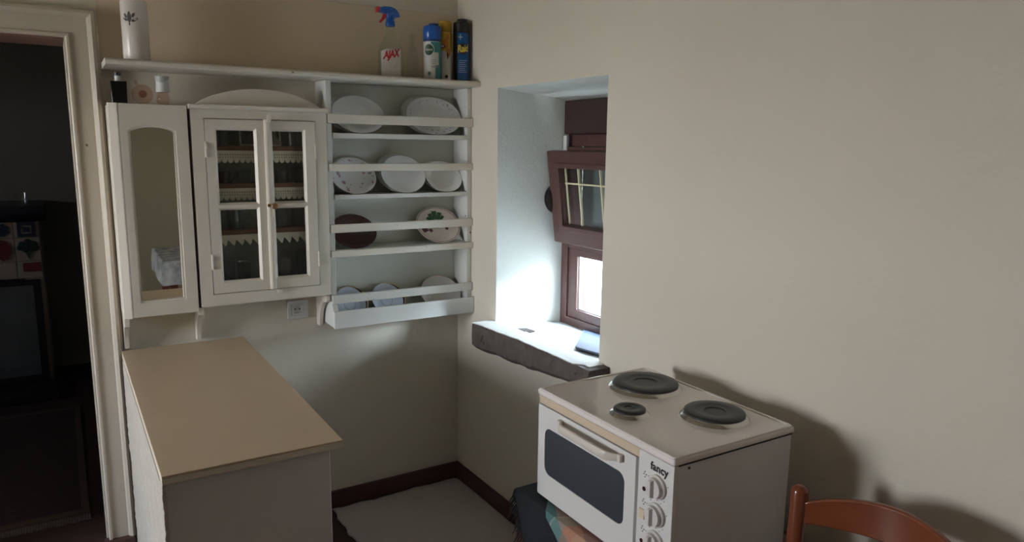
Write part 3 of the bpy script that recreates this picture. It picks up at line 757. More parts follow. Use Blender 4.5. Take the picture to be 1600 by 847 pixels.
MB().box(RX0, RX1, -0.163, -0.1505, 0.855, 0.927).build('front_board', mat('front_board_paint', (0.70, 0.70, 0.68), 0.5, bump=0.03), t, bevel=0.002)

# ---------------------------------------------------------------- plates
PROF = [(0.0, 0.008), (0.60, 0.008), (0.72, 0.003), (0.97, -0.006), (1.0, -0.0065), (1.0, -0.0045), (0.97, -0.0038), (0.72, 0.0055), (0.60, 0.011), (0.0, 0.011)]
def plate_at(name, x, zs, dx, dz, m, label, group, k=0, ns=2, gap=0.0115, dz0=None, ylo=-0.131, yhi=-0.012, parts=None, up=0.0, cat='plate'):
    """plate leaning back between the rail and the wall; k-th from the front"""
    yhi = yhi - (ns-1)*gap
    ang = math.asin(min(0.80, (yhi-ylo-0.014)/(dz0 or dz)))
    ca, sa = math.cos(ang), math.sin(ang)
    loc = Vector((x, (ylo+yhi)/2, zs))
    def place(p):       # local: x, depth (+ = away from viewer), z up the plate from its lower edge
        d = p[1]; h = p[2] + dz/2
        return Vector((x + p[0], ylo + 0.010 + k*gap + h*sa + d*ca, zs + 0.0012 + 0.010*0 + up + h*ca - (d)*sa + 0.0145*sa*0.9))
    me_b = MB(); seg = 40
    rings = []
    for r, d in PROF:
        rr = max(r, 0.002)
        rings.append([tuple(place((rr*math.cos(2*PI*i/seg)*dx/2, d, rr*math.sin(2*PI*i/seg)*dz/2))) for i in range(seg)])
    me_b.loft(rings)
    tt = thing(name, label, cat, loc, group) if parts else None
    if not parts:
        o = me_b.build(name, m, loc=tuple(loc), smooth=True)
        # rest exactly on the shelf
        zmin = min((v.co.z for v in o.data.vertices)) + o.location.z
        o.location.z += zs + 0.0006 - zmin
        tag(o, label, cat, group); return o
    o = me_b.build('dish', m, tt, smooth=True)
    for nm, mm, shapes in parts:
        b = MB()
        for (r0, r1, a0, a1, n_) in shapes:
            for i in range(n_):
                A, B = a0 + (a1-a0)*i/n_, a0 + (a1-a0)*(i+1)/n_
                def dd(r):
                    for (ra, da), (rb, db) in zip(PROF[:4], PROF[1:5]):
                        if ra <= r <= rb: return da + (db-da)*(r-ra)/max(1e-6, rb-ra)
                    return -0.0085
                P = [(r0, A), (r1, A), (r1, B), (r0, B)]
                if r0 < 0.01: P = P[1:]
                b.poly([tuple(place((r*math.cos(a)*dx/2, dd(r)-0.0006, r*math.sin(a)*dz/2))) for r, a in P] if r0 >= 0.01 else [tuple(place((0, dd(0)-0.0006, 0)))] + [tuple(place((r*math.cos(a)*dx/2, dd(r)-0.0006, r*math.sin(a)*dz/2))) for r, a in ((r1, A), (r1, B))])
        b.build(nm, mm, tt)
    zmin = min((v.co.z for v in o.data.vertices)) + tt.location.z
    tt.location.z += zs + 0.0006 - zmin
    return tt
G1, G2, G3, G4 = 'dishes on the top level of the plate rack', 'plates on the second level of the plate rack', 'plates on the third level of the plate rack', 'saucers and plates on the bottom level of the plate rack'
Z1, Z2, Z3, Z4 = 1.643, 1.399, 1.176, 0.880
plate_at('oval_dish', -0.498, Z1, 0.222, 0.172, porcelain, 'front white oval dish at the left of the top rack level', G1, 0, 3, dz0=0.172)
plate_at('oval_dish', -0.512, Z1, 0.216, 0.178, porcelain_g, 'middle grey-rimmed dish in the left stack on the top rack level', G1, 1, 3, dz0=0.172)
plate_at('oval_dish', -0.518, Z1, 0.212, 0.184, porcelain_g, 'rearmost grey-rimmed dish in the left stack on the top rack level', G1, 2, 3, dz0=0.172)
plate_at('oval_dish', -0.158, Z1, 0.258, 0.180, china_blue, 'front white dish with faint blue sprigs at the right of the top rack level', G1, 0, 3, dz0=0.180)
plate_at('oval_dish', -0.170, Z1, 0.252, 0.186, porcelain_g, 'second dish behind the blue sprigged one on the top rack level', G1, 1, 3, dz0=0.180)
plate_at('oval_dish', -0.178, Z1, 0.246, 0.190, porcelain_g, 'rearmost dish in the right stack on the top rack level', G1, 2, 3, dz0=0.180)
plate_at('dinner_plate', -0.522, Z2, 0.192, 0.172, china_pink, 'white plate with pink and grey flowers at the left of the second rack level', G2, 0, dz0=0.172)
plate_at('dinner_plate', -0.527, Z2, 0.190, 0.178, porcelain_g, 'grey-rimmed plate behind the pink flowered plate', G2, 1, dz0=0.172)
plate_at('dinner_plate', -0.304, Z2, 0.200, 0.174, porcelain, 'front plain white plate in the centre of the second rack level', G2, 0, 3, dz0=0.174)
plate_at('dinner_plate', -0.312, Z2, 0.196, 0.180, porcelain_g, 'middle plate of the centre stack on the second rack level', G2, 1, 3, dz0=0.174)
plate_at('dinner_plate', -0.320, Z2, 0.192, 0.185, porcelain_g, 'rearmost plate of the centre stack on the second rack level', G2, 2, 3, dz0=0.174)
plate_at('dinner_plate', -0.112, Z2, 0.176, 0.160, porcelain, 'front smaller white plate at the right of the second rack level', G2, 0, dz0=0.160)
plate_at('dinner_plate', -0.120, Z2, 0.172, 0.166, porcelain_g, 'plate behind the small white one at the right of the second rack level', G2, 1, dz0=0.160)
plate_at('brown_plate', -0.525, Z3, 0.196, 0.168, brown_glaze, 'dark brown glazed plate on the third rack level', G3, 0, 1)
plate_at('fruit_plate', -0.134, Z3, 0.212, 0.182, cream_china, 'cream plate painted with a green leaf and red fruit on the third rack level', G3, 0, 1, parts=[
    ('green_leaf', leaf_green, [(0.42, 0.80, 1.45, 1.75, 3), (0.45, 0.72, 1.80, 2.05, 2), (0.45, 0.76, 1.12, 1.38, 2), (0.40, 0.62, 2.08, 2.35, 2), (0.40, 0.66, 0.85, 1.08, 2), (0.38, 0.55, 0.9, 2.3, 8)]),
    ('red_fruit', fruit_red, [(0.50, 0.80, 3.30, 3.62, 3)]), ('red_fruit', fruit_red, [(0.34, 0.49, 3.5, 3.9, 3)]), ('red_fruit', fruit_red, [(0.36, 0.5, 5.75, 6.05, 3)]),
    ('dark_rim', dark_china, [(0.935, 0.955, 0, 2*PI, 48)])])
def saucer(x, label, k, dx, mm, ring):
    return plate_at('saucer', x, Z4, dx, 0.150, mm, label, G4, k, 2, gap=0.014, parts=[
        ('centre_ring', mat('saucer_ring', (0.42, 0.47, 0.56), 0.3), [(0.34, 0.40, 0, 2*PI, 36)])] if ring == 'c' else [('gilt_edge', gold_rim, [(0.95, 1.0, 0, 2*PI, 40)])])
saucer(-0.550, 'pale blue saucer at the left end of the bottom rack level', 0, 0.130, saucer_m, 'c')
saucer(-0.540, 'dark gilt-edged plate behind the leftmost pale blue saucer', 1, 0.142, dark_china, 'g')
saucer(-0.384, 'pale blue saucer second from the left on the bottom rack level', 0, 0.140, saucer_m, 'c')
saucer(-0.372, 'dark gilt-edged plate behind the second pale blue saucer', 1, 0.152, dark_china, 'g')
plate_at('side_plate', -0.126, Z4, 0.196, 0.156, porcelain_g, 'front grey-white plate at the right end of the bottom rack level', G4, 0, dz0=0.156)
plate_at('side_plate', -0.122, Z4, 0.190, 0.162, cream_china, 'cream plate behind the grey-white one on the bottom rack level', G4, 1, dz0=0.156)

# ================================================================== WALL SOCKET
t = thing('wall_socket', 'white square power socket on the wall under the glazed cupboard', 'socket', (-0.7525, 0, 0.88))
MB().ring(rrect(-0.795, -0.710, 0.880, 0.958, 0.006, 3), rrect(-0.7795, -0.7255, 0.8945, 0.9435, 0.003, 3), 'y', -0.010, -0.0005).build('cover_frame', white_plastic, t, bevel=0.0015)
sq = rrect(-0.779, -0.726, 0.895, 0.943, 0.003, 7)
cc = [( -0.7525+0.0205*math.cos(math.atan2(z-0.919, x+0.7525)), 0.919+0.0205*math.sin(math.atan2(z-0.919, x+0.7525))) for x, z in sq]
MB().ring(sq, cc, 'y', -0.009, -0.0005).build('socket_plate', white_plastic, t)
MB().prism([(-0.7525+0.0205*math.cos(a*PI/16), 0.919+0.0205*math.sin(a*PI/16)) for a in range(32)], 'y', -0.002, -0.0006).build('socket_well', white_plastic, t)
for xx, zz in ((-0.7615, 0.920), (-0.7435, 0.920), (-0.7525, 0.9015)):
    MB().prism([(xx+0.003*math.cos(a*PI/6), zz+0.003*math.sin(a*PI/6)) for a in range(12)], 'y', -0.0028, -0.002).build('contact_hole', black_plastic, t)

# ================================================================== THINGS ON THE SHELF
# white cylinder with a flower print
t = thing('paper_roll', 'white cylinder with a dark flower print at the left end of the wall shelf', 'roll', (-1.293, -0.105, ZS))
MB().lathe([(0.040, 0.0005), (0.042, 0.004), (0.042, 0.196), (0.039, 0.201), (0.0006, 0.2015)], (-1.293, -0.105, ZS), 36).build('roll', white_cer, t, smooth=True)
f = wrap(-1.293, -0.105, 0.0424, ZS+0.138, -0.47)
b = MB()
for ang, L, w, cx_, cy_ in ((0, 0.036, 0.011, 0.0, 0.006), (0.5, 0.018, 0.007, 0.013, 0.012), (-0.5, 0.018, 0.007, -0.013, 0.010), (1.05, 0.024, 0.007, 0.017, -0.003), (-1.05, 0.018, 0.007, -0.014, -0.002), (0, 0.014, 0.004, 0, -0.016)):
    pts = []
    for k in range(12):
        a = 2*PI*k/12; u, v = w*0.62*math.cos(a)*(1-0.25*math.sin(a)), L/2*math.sin(a)
        pts.append(f((cx_ + u*math.cos(ang)+v*math.sin(ang), cy_ - u*math.sin(ang)+v*math.cos(ang))))
    b.poly(pts)
b.build('flower_print', mat('flower_print', (0.06, 0.055, 0.05), 0.5), t)
# spray cleaner
t = thing('spray_cleaner', 'clear trigger spray bottle with blue head and red lettering on the shelf', 'bottle', (-0.362, -0.105, ZS))
bx, by = -0.362, -0.105
def ov(w, d, z, xo=0.0, n=28):
    return [(bx+xo + w/2*math.copysign(abs(math.cos(2*PI*k/n))**0.8, math.cos(2*PI*k/n)), by + d/2*math.copysign(abs(math.sin(2*PI*k/n))**0.8, math.sin(2*PI*k/n)), ZS+z) for k in range(n)]
MB().loft([ov(0.098, 0.05, 0.0006), ov(0.106, 0.056, 0.006), ov(0.108, 0.058, 0.05), ov(0.106, 0.056, 0.10), ov(0.096, 0.050, 0.125), ov(0.066, 0.042, 0.148), ov(0.046, 0.036, 0.170), ov(0.040, 0.034, 0.198), ov(0.034, 0.034, 0.204)]).build('bottle_body', ajax_clear, t, smooth=True)
def front(v):          # the bottle's front face
    u = v[0]; w = 0.108/2
    yy = by - 0.0292*max(0.05, 1-(abs(u)/w)**2.6)**0.5 - 0.0012
    return (bx+u, yy, ZS+v[1])
b = MB()
n_ = 14
for k in range(n_):
    a, c2 = -0.048+0.080*k/n_, -0.048+0.080*(k+1)/n_
    ztop = lambda u: 0.112 - 0.5*max(0, -u-0.030) + 0.10*(u+0.048)*0.2
    b.poly([front((a, 0.008)), front((c2, 0.008)), front((c2, ztop(c2))), front((a, ztop(a)))])
b.build('label_sheet', label_white, t)
V, F = text_geo('AJAX', 0.036, 0.0016, 0.15, 0.92)
def aj(v):
    u, w = v[0]*0.82, v[1]*1.15
    p = front((u-0.009, 0.092 + w + u*0.20)); return (p[0], p[1]-0.0008, p[2])
add_geo(MB(), V, F, aj).build('brand_lettering', label_red, t)
b = MB()
for k, (u0, u1) in enumerate(((-0.040, -0.016), (-0.040, 0.010), (-0.040, 0.004))):
    b.poly([(lambda p: (p[0], p[1]-0.0006, p[2]))(front(c3)) for c3 in ((u0, 0.058-k*0.009), (u1, 0.058-k*0.009), (u1, 0.060-k*0.009), (u0, 0.060-k*0.009))])
b.build('small_print', print_grey, t)
MB().lathe([(0.019, 0.2045), (0.0195, 0.206), (0.0185, 0.222), (0.016, 0.226), (0.0155, 0.250)], (bx, by, ZS), 22).build('screw_collar', blue_plastic, t, smooth=True)
hd = [(-0.046, 0.257), (-0.046, 0.274), (-0.028, 0.279), (0.000, 0.280), (0.020, 0.274), (0.034, 0.260), (0.040, 0.243), (0.026, 0.243), (0.018, 0.236), (-0.016, 0.236), (-0.018, 0.252)]
hdm = MB().prism([(bx+x, ZS+z) for x, z in hd][::-1], 'y', by-0.014, by+0.014).build('trigger_head', blue_plastic, t, bevel=0.004)
MB().prism([(bx+x, ZS+z) for x, z in ((-0.060, 0.254), (-0.060, 0.276), (-0.0465, 0.275), (-0.0465, 0.256))][::-1], 'y', by-0.011, by+0.011).build('nozzle', red_plastic, t, bevel=0.002)
MB().prism([(bx+x, ZS+z) for x, z in ((-0.018, 0.251), (-0.030, 0.251), (-0.036, 0.234), (-0.048, 0.218), (-0.044, 0.214), (-0.028, 0.228), (-0.019, 0.240))][::-1], 'y', by-0.006, by+0.006).build('trigger', red_plastic, t, bevel=0.0015)
# clear glass bottle
t = thing('glass_bottle', 'empty clear glass bottle between the trigger spray and the aerosols', 'bottle', (-0.262, -0.10, ZS))
MB().lathe([(0.022, 0.0005), (0.026, 0.003), (0.026, 0.085), (0.020, 0.115), (0.011, 0.140), (0.010, 0.172), (0.012, 0.175), (0.012, 0.183), (0.009, 0.183), (0.0085, 0.140), (0.018, 0.114), (0.0235, 0.084), (0.0235, 0.006), (0.0006, 0.005)], (-0.262, -0.10, ZS), 26, cap=False).build('bottle_glass', clear, t, smooth=True)
# aerosols
def can(name, x, y, r, h, body, label, cap_h, cap_m, shoulder=0.006, group='aerosol cans on the wall shelf'):
    t = thing(name, label, 'aerosol', (x, y, ZS), group)
    MB().lathe([(r-0.003, 0.0006), (r, 0.003), (r, h-0.003), (r-shoulder*0.5, h), (0.0006, h)], (x, y, ZS), 34).build('can_body', body, t, smooth=True)
    return t
# disinfectant
dx_, dy_, dr_ = -0.181, -0.118, 0.0375
t = can('disinfectant_spray', dx_, dy_, dr_, 0.166, can_white, 'teal and white disinfectant aerosol with blue cap, leftmost of the three cans', 0.06, blue_plastic)
MB().lathe([(dr_-0.001, 0.1663), (dr_+0.0005, 0.168), (dr_, 0.214), (dr_-0.004, 0.220), (0.0006, 0.220)], (dx_, dy_, ZS), 34).build('cap', blue_plastic, t, smooth=True)
MB().loft([[(dx_+0.010+0.020*math.cos(2*PI*k/16), dy_+0.006+0.022*math.sin(2*PI*k/16), ZS+z) for k in range(16)] for z in (0.2203, 0.231)]).build('spray_button', blue_dark, t)
f = wrap(dx_, dy_, dr_+0.0004, ZS, -0.47)
patch(MB(), f, -0.052, 0.060, 0.156, 0.166, 14).build('cap_band', blue_dark, t)
b = MB(); patch(b, f, 0.014, 0.060, 0.004, 0.060, 8); patch(b, f, -0.004, 0.060, 0.112, 0.154, 10); patch(b, f, 0.030, 0.060, 0.060, 0.112, 6)
b.build('teal_panel', can_teal, t)
f2 = wrap(dx_, dy_, dr_+0.0009, ZS, -0.47)
disc(MB(), f2, -0.014, 0.122, 0.024, 0.027, 22).build('pale_halo', can_white, t)
f3 = wrap(dx_, dy_, dr_+0.0014, ZS, -0.47)
disc(MB(), f3, -0.014, 0.122, 0.0195, 0.0225, 22).build('green_roundel', can_green, t)
V, F = text_geo('Dettol', 0.0125, 0.0002, 0, 0.95)
f4 = wrap(dx_, dy_, dr_+0.0020, ZS, -0.47)
add_geo(MB(), V, F, lambda v: f4((v[0]-0.014, v[1]+0.122))).build('brand_lettering', label_white, t)
b = MB(); disc(b, f2, -0.012, 0.026, 0.007, 0.009, 10)
b.build('leaf_badge', can_green, t)
b = MB()
for k in range(3): patch(b, f3, -0.004, 0.020, 0.066+0.007*k, 0.068+0.007*k, 4)
for k in range(4): patch(b, f3, -0.002+0.008*k, 0.003+0.008*k, 0.050, 0.058, 1)
b.build('small_print', print_grey, t)
# yellow can
yx, yy_, yr = -0.102, -0.080, 0.030
t = can('fly_spray', yx, yy_, yr, 0.205, can_white, 'white and yellow aerosol with orange flower print, middle one of the three cans', 0.04, can_yellow)
MB().lathe([(yr-0.001, 0.2053), (yr, 0.207), (yr-0.001, 0.245), (yr-0.005, 0.252), (0.0006, 0.252)], (yx, yy_, ZS), 30).build('cap', can_yellow, t, smooth=True)
f = wrap(yx, yy_, yr+0.0005, ZS, -0.47)
patch(MB(), f, -0.046, 0.046, 0.128, 0.203, 12).build('yellow_panel', can_yellow, t)
f2 = wrap(yx, yy_, yr+0.001, ZS, -0.47)
b = MB(); disc(b, f2, 0.004, 0.158, 0.013, 0.020, 12); disc(b, f2, 0.012, 0.185, 0.009, 0.013, 10); disc(b, f2, 0.015, 0.122, 0.010, 0.020, 10); b.build('orange_flower', can_orange, t)
f3 = wrap(yx, yy_, yr+0.0015, ZS, -0.47)
for a_ in ((-0.012, 0.146, 0.013, 0.008), (0.012, 0.108, 0.003, 0.014), (0.006, 0.022, 0.007, 0.007)):
    disc(MB(), f3, *a_, 14).build('dark_print', print_black, t)
b = MB(); disc(b, wrap(yx, yy_, yr+0.002, ZS, -0.47), -0.012, 0.147, 0.009, 0.005, 12); b.build('print_centre', can_white, t)
# insecticide
rx_, ry_, rr_ = -0.0415, -0.112, 0.0345
t = can('insect_spray', rx_, ry_, rr_, 0.205, can_blue, 'tall blue insecticide aerosol with black cap and yellow lettering, nearest the wall', 0.05, black_plastic)
MB().lathe([(rr_-0.001, 0.2053), (rr_+0.0003, 0.207), (rr_-0.002, 0.246), (rr_-0.012, 0.252), (0.0006, 0.252)], (rx_, ry_, ZS), 30).build('cap', black_plastic, t, smooth=True)
MB().loft([[(rx_+0.006+0.022*math.cos(2*PI*k/16), ry_+0.024*math.sin(2*PI*k/16), ZS+z) for k in range(16)] for z in (0.2523, 0.262)]).build('spray_button', black_plastic, t)
f = wrap(rx_, ry_, rr_+0.0005, ZS, -0.35)
b = MB(); patch(b, f, -0.054, -0.022, 0.004, 0.203, 6); b.build('black_panel', print_black, t)
star = []
for k in range(32):
    a = 2*PI*k/32; r_ = 1.0 if k % 2 else 0.78
    star.append((0.004+0.026*r_*math.cos(a), 0.136+0.026*r_*math.sin(a)))
b = MB()
for k in range(32): b.poly([f((0.004, 0.136)), f(star[k]), f(star[(k+1) % 32])])
b.build('black_burst', print_black, t)
V, F = text_geo('Raid', 0.037, 0.0011, 0.1, 0.95)
f2 = wrap(rx_, ry_, rr_+0.0012, ZS, -0.35)
add_geo(MB(), V, F, lambda v: f2((v[0]*0.80+0.004, v[1]*1.15+0.138+0.10*v[0]))).build('brand_lettering', yellow_print, t)
b = MB()
for k in range(7): patch(b, f2, -0.014, 0.022-0.004*(k % 3), 0.040+0.008*k, 0.0425+0.008*k, 5)
b.build('small_print', mat('pale_blue_print', (0.25, 0.35, 0.48), 0.5), t)
b = MB(); patch(b, f2, -0.016, 0.002, 0.184, 0.187, 3); patch(b, f2, -0.009, -0.006, 0.174, 0.197, 1); b.build('crossed_mark', mat('pale_blue_mark', (0.3, 0.42, 0.55), 0.5), t)

# ---------------------------------------------------------------- bottles on the mirror cabinet
ZM = 1.728
t = thing('perfume_bottle', 'square black perfume bottle with white collar above the mirror cabinet', 'bottle', (-1.357, -0.10, ZM))
MB().loft([[(-1.357+sx_*w, -0.10+sy_*d, ZM+z) for sx_, sy_ in ((-1,-1),(1,-1),(1,1),(-1,1))] for z, w, d in ((0.0005, 0.023, 0.016), (0.074, 0.025, 0.018))]).build('flacon', perfume_black, t, bevel=0.002)
MB().lathe([(0.010, 0.0745), (0.010, 0.092)], (-1.357, -0.10, ZM), 18).build('collar', white_cap, t, smooth=True)
MB().lathe([(0.010, 0.0925), (0.0105, 0.094), (0.0105, 0.104), (0.0006, 0.1045)], (-1.357, -0.10, ZM), 18).build('stopper', black_plastic, t, smooth=True)
t = thing('perfume_bottle', 'round pink glass perfume bottle lying upright above the mirror cabinet', 'bottle', (-1.284, -0.095, ZM))
MB().lathe([(0.030, -0.010), (0.034, -0.004), (0.034, 0.004), (0.030, 0.010)], (-1.284, -0.095, ZM+0.0345), 30, axis='y').build('flacon', pink_glass, t, smooth=True)
MB().lathe([(0.012, -0.0112), (0.013, -0.0104)], (-1.284, -0.095, ZM+0.0345), 26, axis='y').build('round_badge', mat('copper_badge', (0.30, 0.12, 0.08), 0.35), t)
MB().cyl((-1.300, -0.095, ZM+0.066), (-1.304, -0.095, ZM+0.082), 0.0055, 12).build('stopper', pink_glass, t, smooth=True)
t = thing('roll_on_bottle', 'small bottle with flared white cap and grey tip above the mirror cabinet', 'bottle', (-1.219, -0.095, ZM))
bx2, by2 = -1.219, -0.095
MB().lathe([(0.016, 0.0005), (0.021, 0.008), (0.022, 0.024), (0.017, 0.042), (0.0006, 0.043)], (bx2, by2, ZM), 26).build('bottle_glass', pink_glass, t, smooth=True)
MB().lathe([(0.023, 0.0435), (0.022, 0.060), (0.0205, 0.078), (0.023, 0.098), (0.0006, 0.0985)], (bx2, by2, ZM), 28).build('cap', white_cap, t, smooth=True)
b = MB()
f = lambda p: (bx2 + (0.0232+0.0*p[1])*math.sin(p[0]), by2 - 0.0232*math.cos(p[0]), ZM+p[1])
MB().bm.free()
for k in range(12):
    a, c2 = -1.5+3.0*k/12, -1.5+3.0*(k+1)/12
    zl = lambda q_: 0.076 + 0.010*(abs(q_+0.4)/1.2)**1.4
    def rad(z): return 0.0210 + 0.0024*max(0, (z-0.078))/0.02 + 0.0003
    b.poly([(bx2+rad(z_)*math.sin(q_), by2-rad(z_)*math.cos(q_), ZM+z_) for q_, z_ in ((a, zl(a)), (c2, zl(c2)), (c2, 0.0982), (a, 0.0982))])
b.build('grey_tip', grey_cap, t)

# ================================================================== COUNTER
t = thing('counter_cabinet', 'low white counter cabinet with a tan painted top beside the doorway', 'counter', (-1.2, -0.6, 0))
CX0, CX1, CYF = -1.399, -1.004, -1.200
MB().box(CX0, CX1, CYF, -0.052, 0.0005, 0.8195).build('carcass', counter_front, t, bevel=0.003)
MB().box(-1.409, -0.980, -1.236, -0.0415, 0.820, 0.8355).build('worktop_edge', topedge, t, bevel=0.001)
MB().box(-1.4085, -0.9805, -1.2355, -0.0415, 0.83551, 0.8415).build('worktop', topmat, t, bevel=0.001)
# crumbling plaster coat on the doorway side, in two boards with a seam
def coat(z0, z1, x1, jag):
    b = MB(); n = 46; R0, R1 = [], []
    for i in range(n+1):
        z = z0 + (z1-z0)*i/n
        e = jag*(0.6*mnoise.noise(Vector((0, z*38, 1.7))) + 0.5*mnoise.noise(Vector((3, z*110, 0))))
        yf = CYF - 0.006 - abs(e)*1.0 - 0.012*max(0, (0.82-z))*1.4
        xo = x1 + 0.0035*mnoise.noise(Vector((z*60, 4, 2)))
        R0.append((yf, z)); R1.append(xo)
    rings = []
    for (yf, z), xo in zip(R0, R1):
        rings.append([(CX0-0.0005, yf+0.004, z), (xo+0.003, yf, z), (xo, yf+0.010, z), (xo, -0.60, z), (xo+0.001, -0.0505, z), (CX0-0.0005, -0.0505, z)])
    b.loft(rings).build('plaster_coat', render_coat, t, smooth=True)
coat(0.470, 0.8185, -1.4105, 0.034)
coat(0.0008, 0.462, -1.4085, 0.036)
MB().box(-1.4035, -1.3995, CYF-0.003, -0.0505, 0.4625, 0.4695).build('seam', mat('seam_shadow_gap', (0.08, 0.055, 0.045), 0.9), t)

# ================================================================== SHEET ON THE FLOOR
edge = [(-0.640, -0.028), (-0.600, -0.014-0.02), (-0.56, -0.035), (-0.506, -0.026), (-0.45, -0.040), (-0.385, -0.034), (-0.31, -0.030), (-0.239, -0.022), (-0.16, -0.030), (-0.09, -0.024), (-0.035, -0.028),
        (-0.022, -0.045), (-0.019, -0.2), (-0.019, -0.5), (-0.018, -0.8), (-0.025, -1.22), (-0.2, -1.25), (-0.42, -1.20), (-0.60, -1.0), (-0.615, -0.8), (-0.635, -0.6), (-0.622, -0.45), (-0.632, -0.36), (-0.650, -0.27), (-0.640, -0.20), (-0.648, -0.12), (-0.634, -0.07)]
fine = []
for i in range(len(edge)):
    a, c2 = Vector(edge[i]), Vector(edge[(i+1) % len(edge)])
    m_ = max(2, int((c2-a).length/0.02))
    for k in range(m_):
        p = a.lerp(c2, k/m_)
        w_ = 0.006 if p.x < -0.06 else 0.001
        fine.append((p.x + w_*mnoise.noise(Vector((p.x*25, p.y*25, 0))), min(-0.019, p.y + w_*mnoise.noise(Vector((p.x*25, p.y*25, 7))))))
b = MB(); n = len(fine)
cxm, cym = -0.32, -0.6
rings = []
for s_, zz in ((1.0, 0.0006), (1.0, 0.005), (0.985, 0.009), (0.93, 0.0085), (0.7, 0.009), (0.4, 0.0085), (0.15, 0.009)):
    rings.append([(cxm+(x-cxm)*s_, cym+(y-cym)*s_, zz + (0.0025*mnoise.noise(Vector((x*s_*7, y*s_*7, 3))) if zz > 0.006 else 0)) for x, y in fine])
b.loft(rings)
o = b.build('floor_sheet', sheet_m, loc=(-0.32, -0.6, 0), smooth=True)
tag(o, 'white sheet with a wavy edge spread on the dark floor in the corner', 'sheet')

# ================================================================== TABLE UNDER THE STOVE, CLOTH
TZ = 0.632
TX0, TX1, TY0, TY1 = -0.512, -0.035, -1.985, -1.338
t = thing('small_table', 'low reddish-brown wooden table carrying the stove', 'table', ((TX0+TX1)/2, (TY0+TY1)/2, 0))
MB().box(TX0, TX1, TY0, TY1, TZ-0.022, TZ).build('tabletop', table_wood, t, bevel=0.004)
for x in (TX0+0.006, TX1-0.055):
    for y in (TY0+0.02, TY1-0.042):
        MB().box(x, x+0.035, y, y+0.035, 0.0005, TZ-0.0225).build('leg', table_wood, t, bevel=0.003)
b = MB(); b.box(TX0+0.03, TX0+0.045, TY0+0.056, TY1-0.056, TZ-0.10, TZ-0.0225); b.build('apron', table_wood, t)
b = MB(); b.box(TX1-0.05, TX1-0.035, TY0+0.056, TY1-0.056, TZ-0.10, TZ-0.0225); b.build('apron', table_wood, t)
# cloth: grid in unfolded coordinates, s along the table (0 at its left end), q from the wall side over the front edge
t = thing('tablecloth', 'plaid cloth with black fringed border hanging off the low table under the stove', 'tablecloth', (TX0, TY1, TZ))
CZ = TZ + 0.0025
W = TX1 - TX0
def fold(q, s):      # q: distance from the front edge, negative on top, positive hanging; s: distance from the left end, negative hanging
    x = TX0 + (-q if q < 0 else 0) ; y = TY1 - max(s, 0); z = CZ
    if q > 0:
        x = TX0 - 0.004 - 0.010*math.sin(s*24)*min(1, q*9) - min(q, 0.01)*0.4; z = CZ - q
    if s < 0:
        y = TY1 + 0.004 - s*0.0 + 0.004; z = min(z, CZ + s) if q <= 0 else CZ - max(q, -s)
    return Vector((x, y, z))
def cloth_piece(cells, m, name):
    b = MB(); uv = b.bm.loops.layers.uv.new('UVMap')
    for poly in cells:
        f_ = b.poly([tuple(fold(q_, s_)) for q_, s_ in poly])
        for lp, (q_, s_) in zip(f_.loops, poly): lp[uv].uv = (s_, q_)
    bmesh.ops.remove_doubles(b.bm, verts=b.bm.verts[:], dist=1e-5)
    return b.build(name, m, t, solid=0.002)
def bl(q_): return 0.085 + 1.15*(q_+0.06)            # inner edge of the black border at this q
def el(q_): return 0.004 + max(0, q_)*0.62           # outer (fringed) edge
plaidc, blackc = [], []
qs = [-0.455 + 0.015*k for k in range(31)] + [0.0, 0.012] + [0.03 + 0.02*k for k in range(14)]
qs = sorted(set(round(v, 4) for v in qs))
for qa, qb in zip(qs[:-1], qs[1:]):
    ea, eb, ba, bb = el(qa), el(qb), max(el(qa)+0.055, bl(qa)), max(el(qb)+0.055, bl(qb))
    nn = 3
    for k in range(nn):
        blackc.append([(qa, ea+(ba-ea)*k/nn), (qa, ea+(ba-ea)*(k+1)/nn), (qb, eb+(bb-eb)*(k+1)/nn), (qb, eb+(bb-eb)*k/nn)])
    E_ = 0.66; nn = 22
    for k in range(nn):
        plaidc.append([(qa, ba+(E_-ba)*k/nn), (qa, ba+(E_-ba)*(k+1)/nn), (qb, bb+(E_-bb)*(k+1)/nn), (qb, bb+(E_-bb)*k/nn)])
cloth_piece(plaidc, plaid, 'plaid_field')
cloth_piece(blackc, cloth_black, 'black_border')
b = MB()
for qa in qs:      # a short hem folded over the left end of the table
    pass
hq = [v for v in qs if v <= 0]
for qa, qb in zip(hq[:-1], hq[1:]):
    b.poly([(TX0-qa, TY1-0.004, CZ), (TX0-qb, TY1-0.004, CZ), (TX0-qb, TY1+0.004, CZ-0.006), (TX0-qa, TY1+0.004, CZ-0.006)])
    b.poly([(TX0-qa, TY1+0.004, CZ-0.006), (TX0-qb, TY1+0.004, CZ-0.006), (TX0-qb, TY1+0.006, CZ-0.05), (TX0-qa, TY1+0.006, CZ-0.05)])
b.build('black_hem', cloth_black, t, solid=0.002)
fr = MB()
random.seed(3)
q_ = -0.30
while q_ < 0.29:
    if q_ < 0:
        p = Vector((TX0-q_, TY1+0.007, CZ-0.048 if q_ < -0.02 else CZ-0.03))
        dirv = Vector((random.uniform(-0.2, 0.2), random.uniform(0.0, 0.35), -1))
    else:
        p = fold(q_, el(q_)); dirv = Vector((-0.1, 0.42+random.uniform(-0.15, 0.2), -0.9))
    L = random.uniform(0.035, 0.075)
    p2 = p + dirv*L*0.5 + Vector((random.uniform(-.004, .004), 0, 0)); p3 = p + dirv*L
    fr.tube([p, p2, p3], [0.0028, 0.0022, 0.0012], 5)
    q_ += random.uniform(0.005, 0.009)
fo = fr.build('fringe', fringe_dark, t); fo['kind'] = 'stuff'

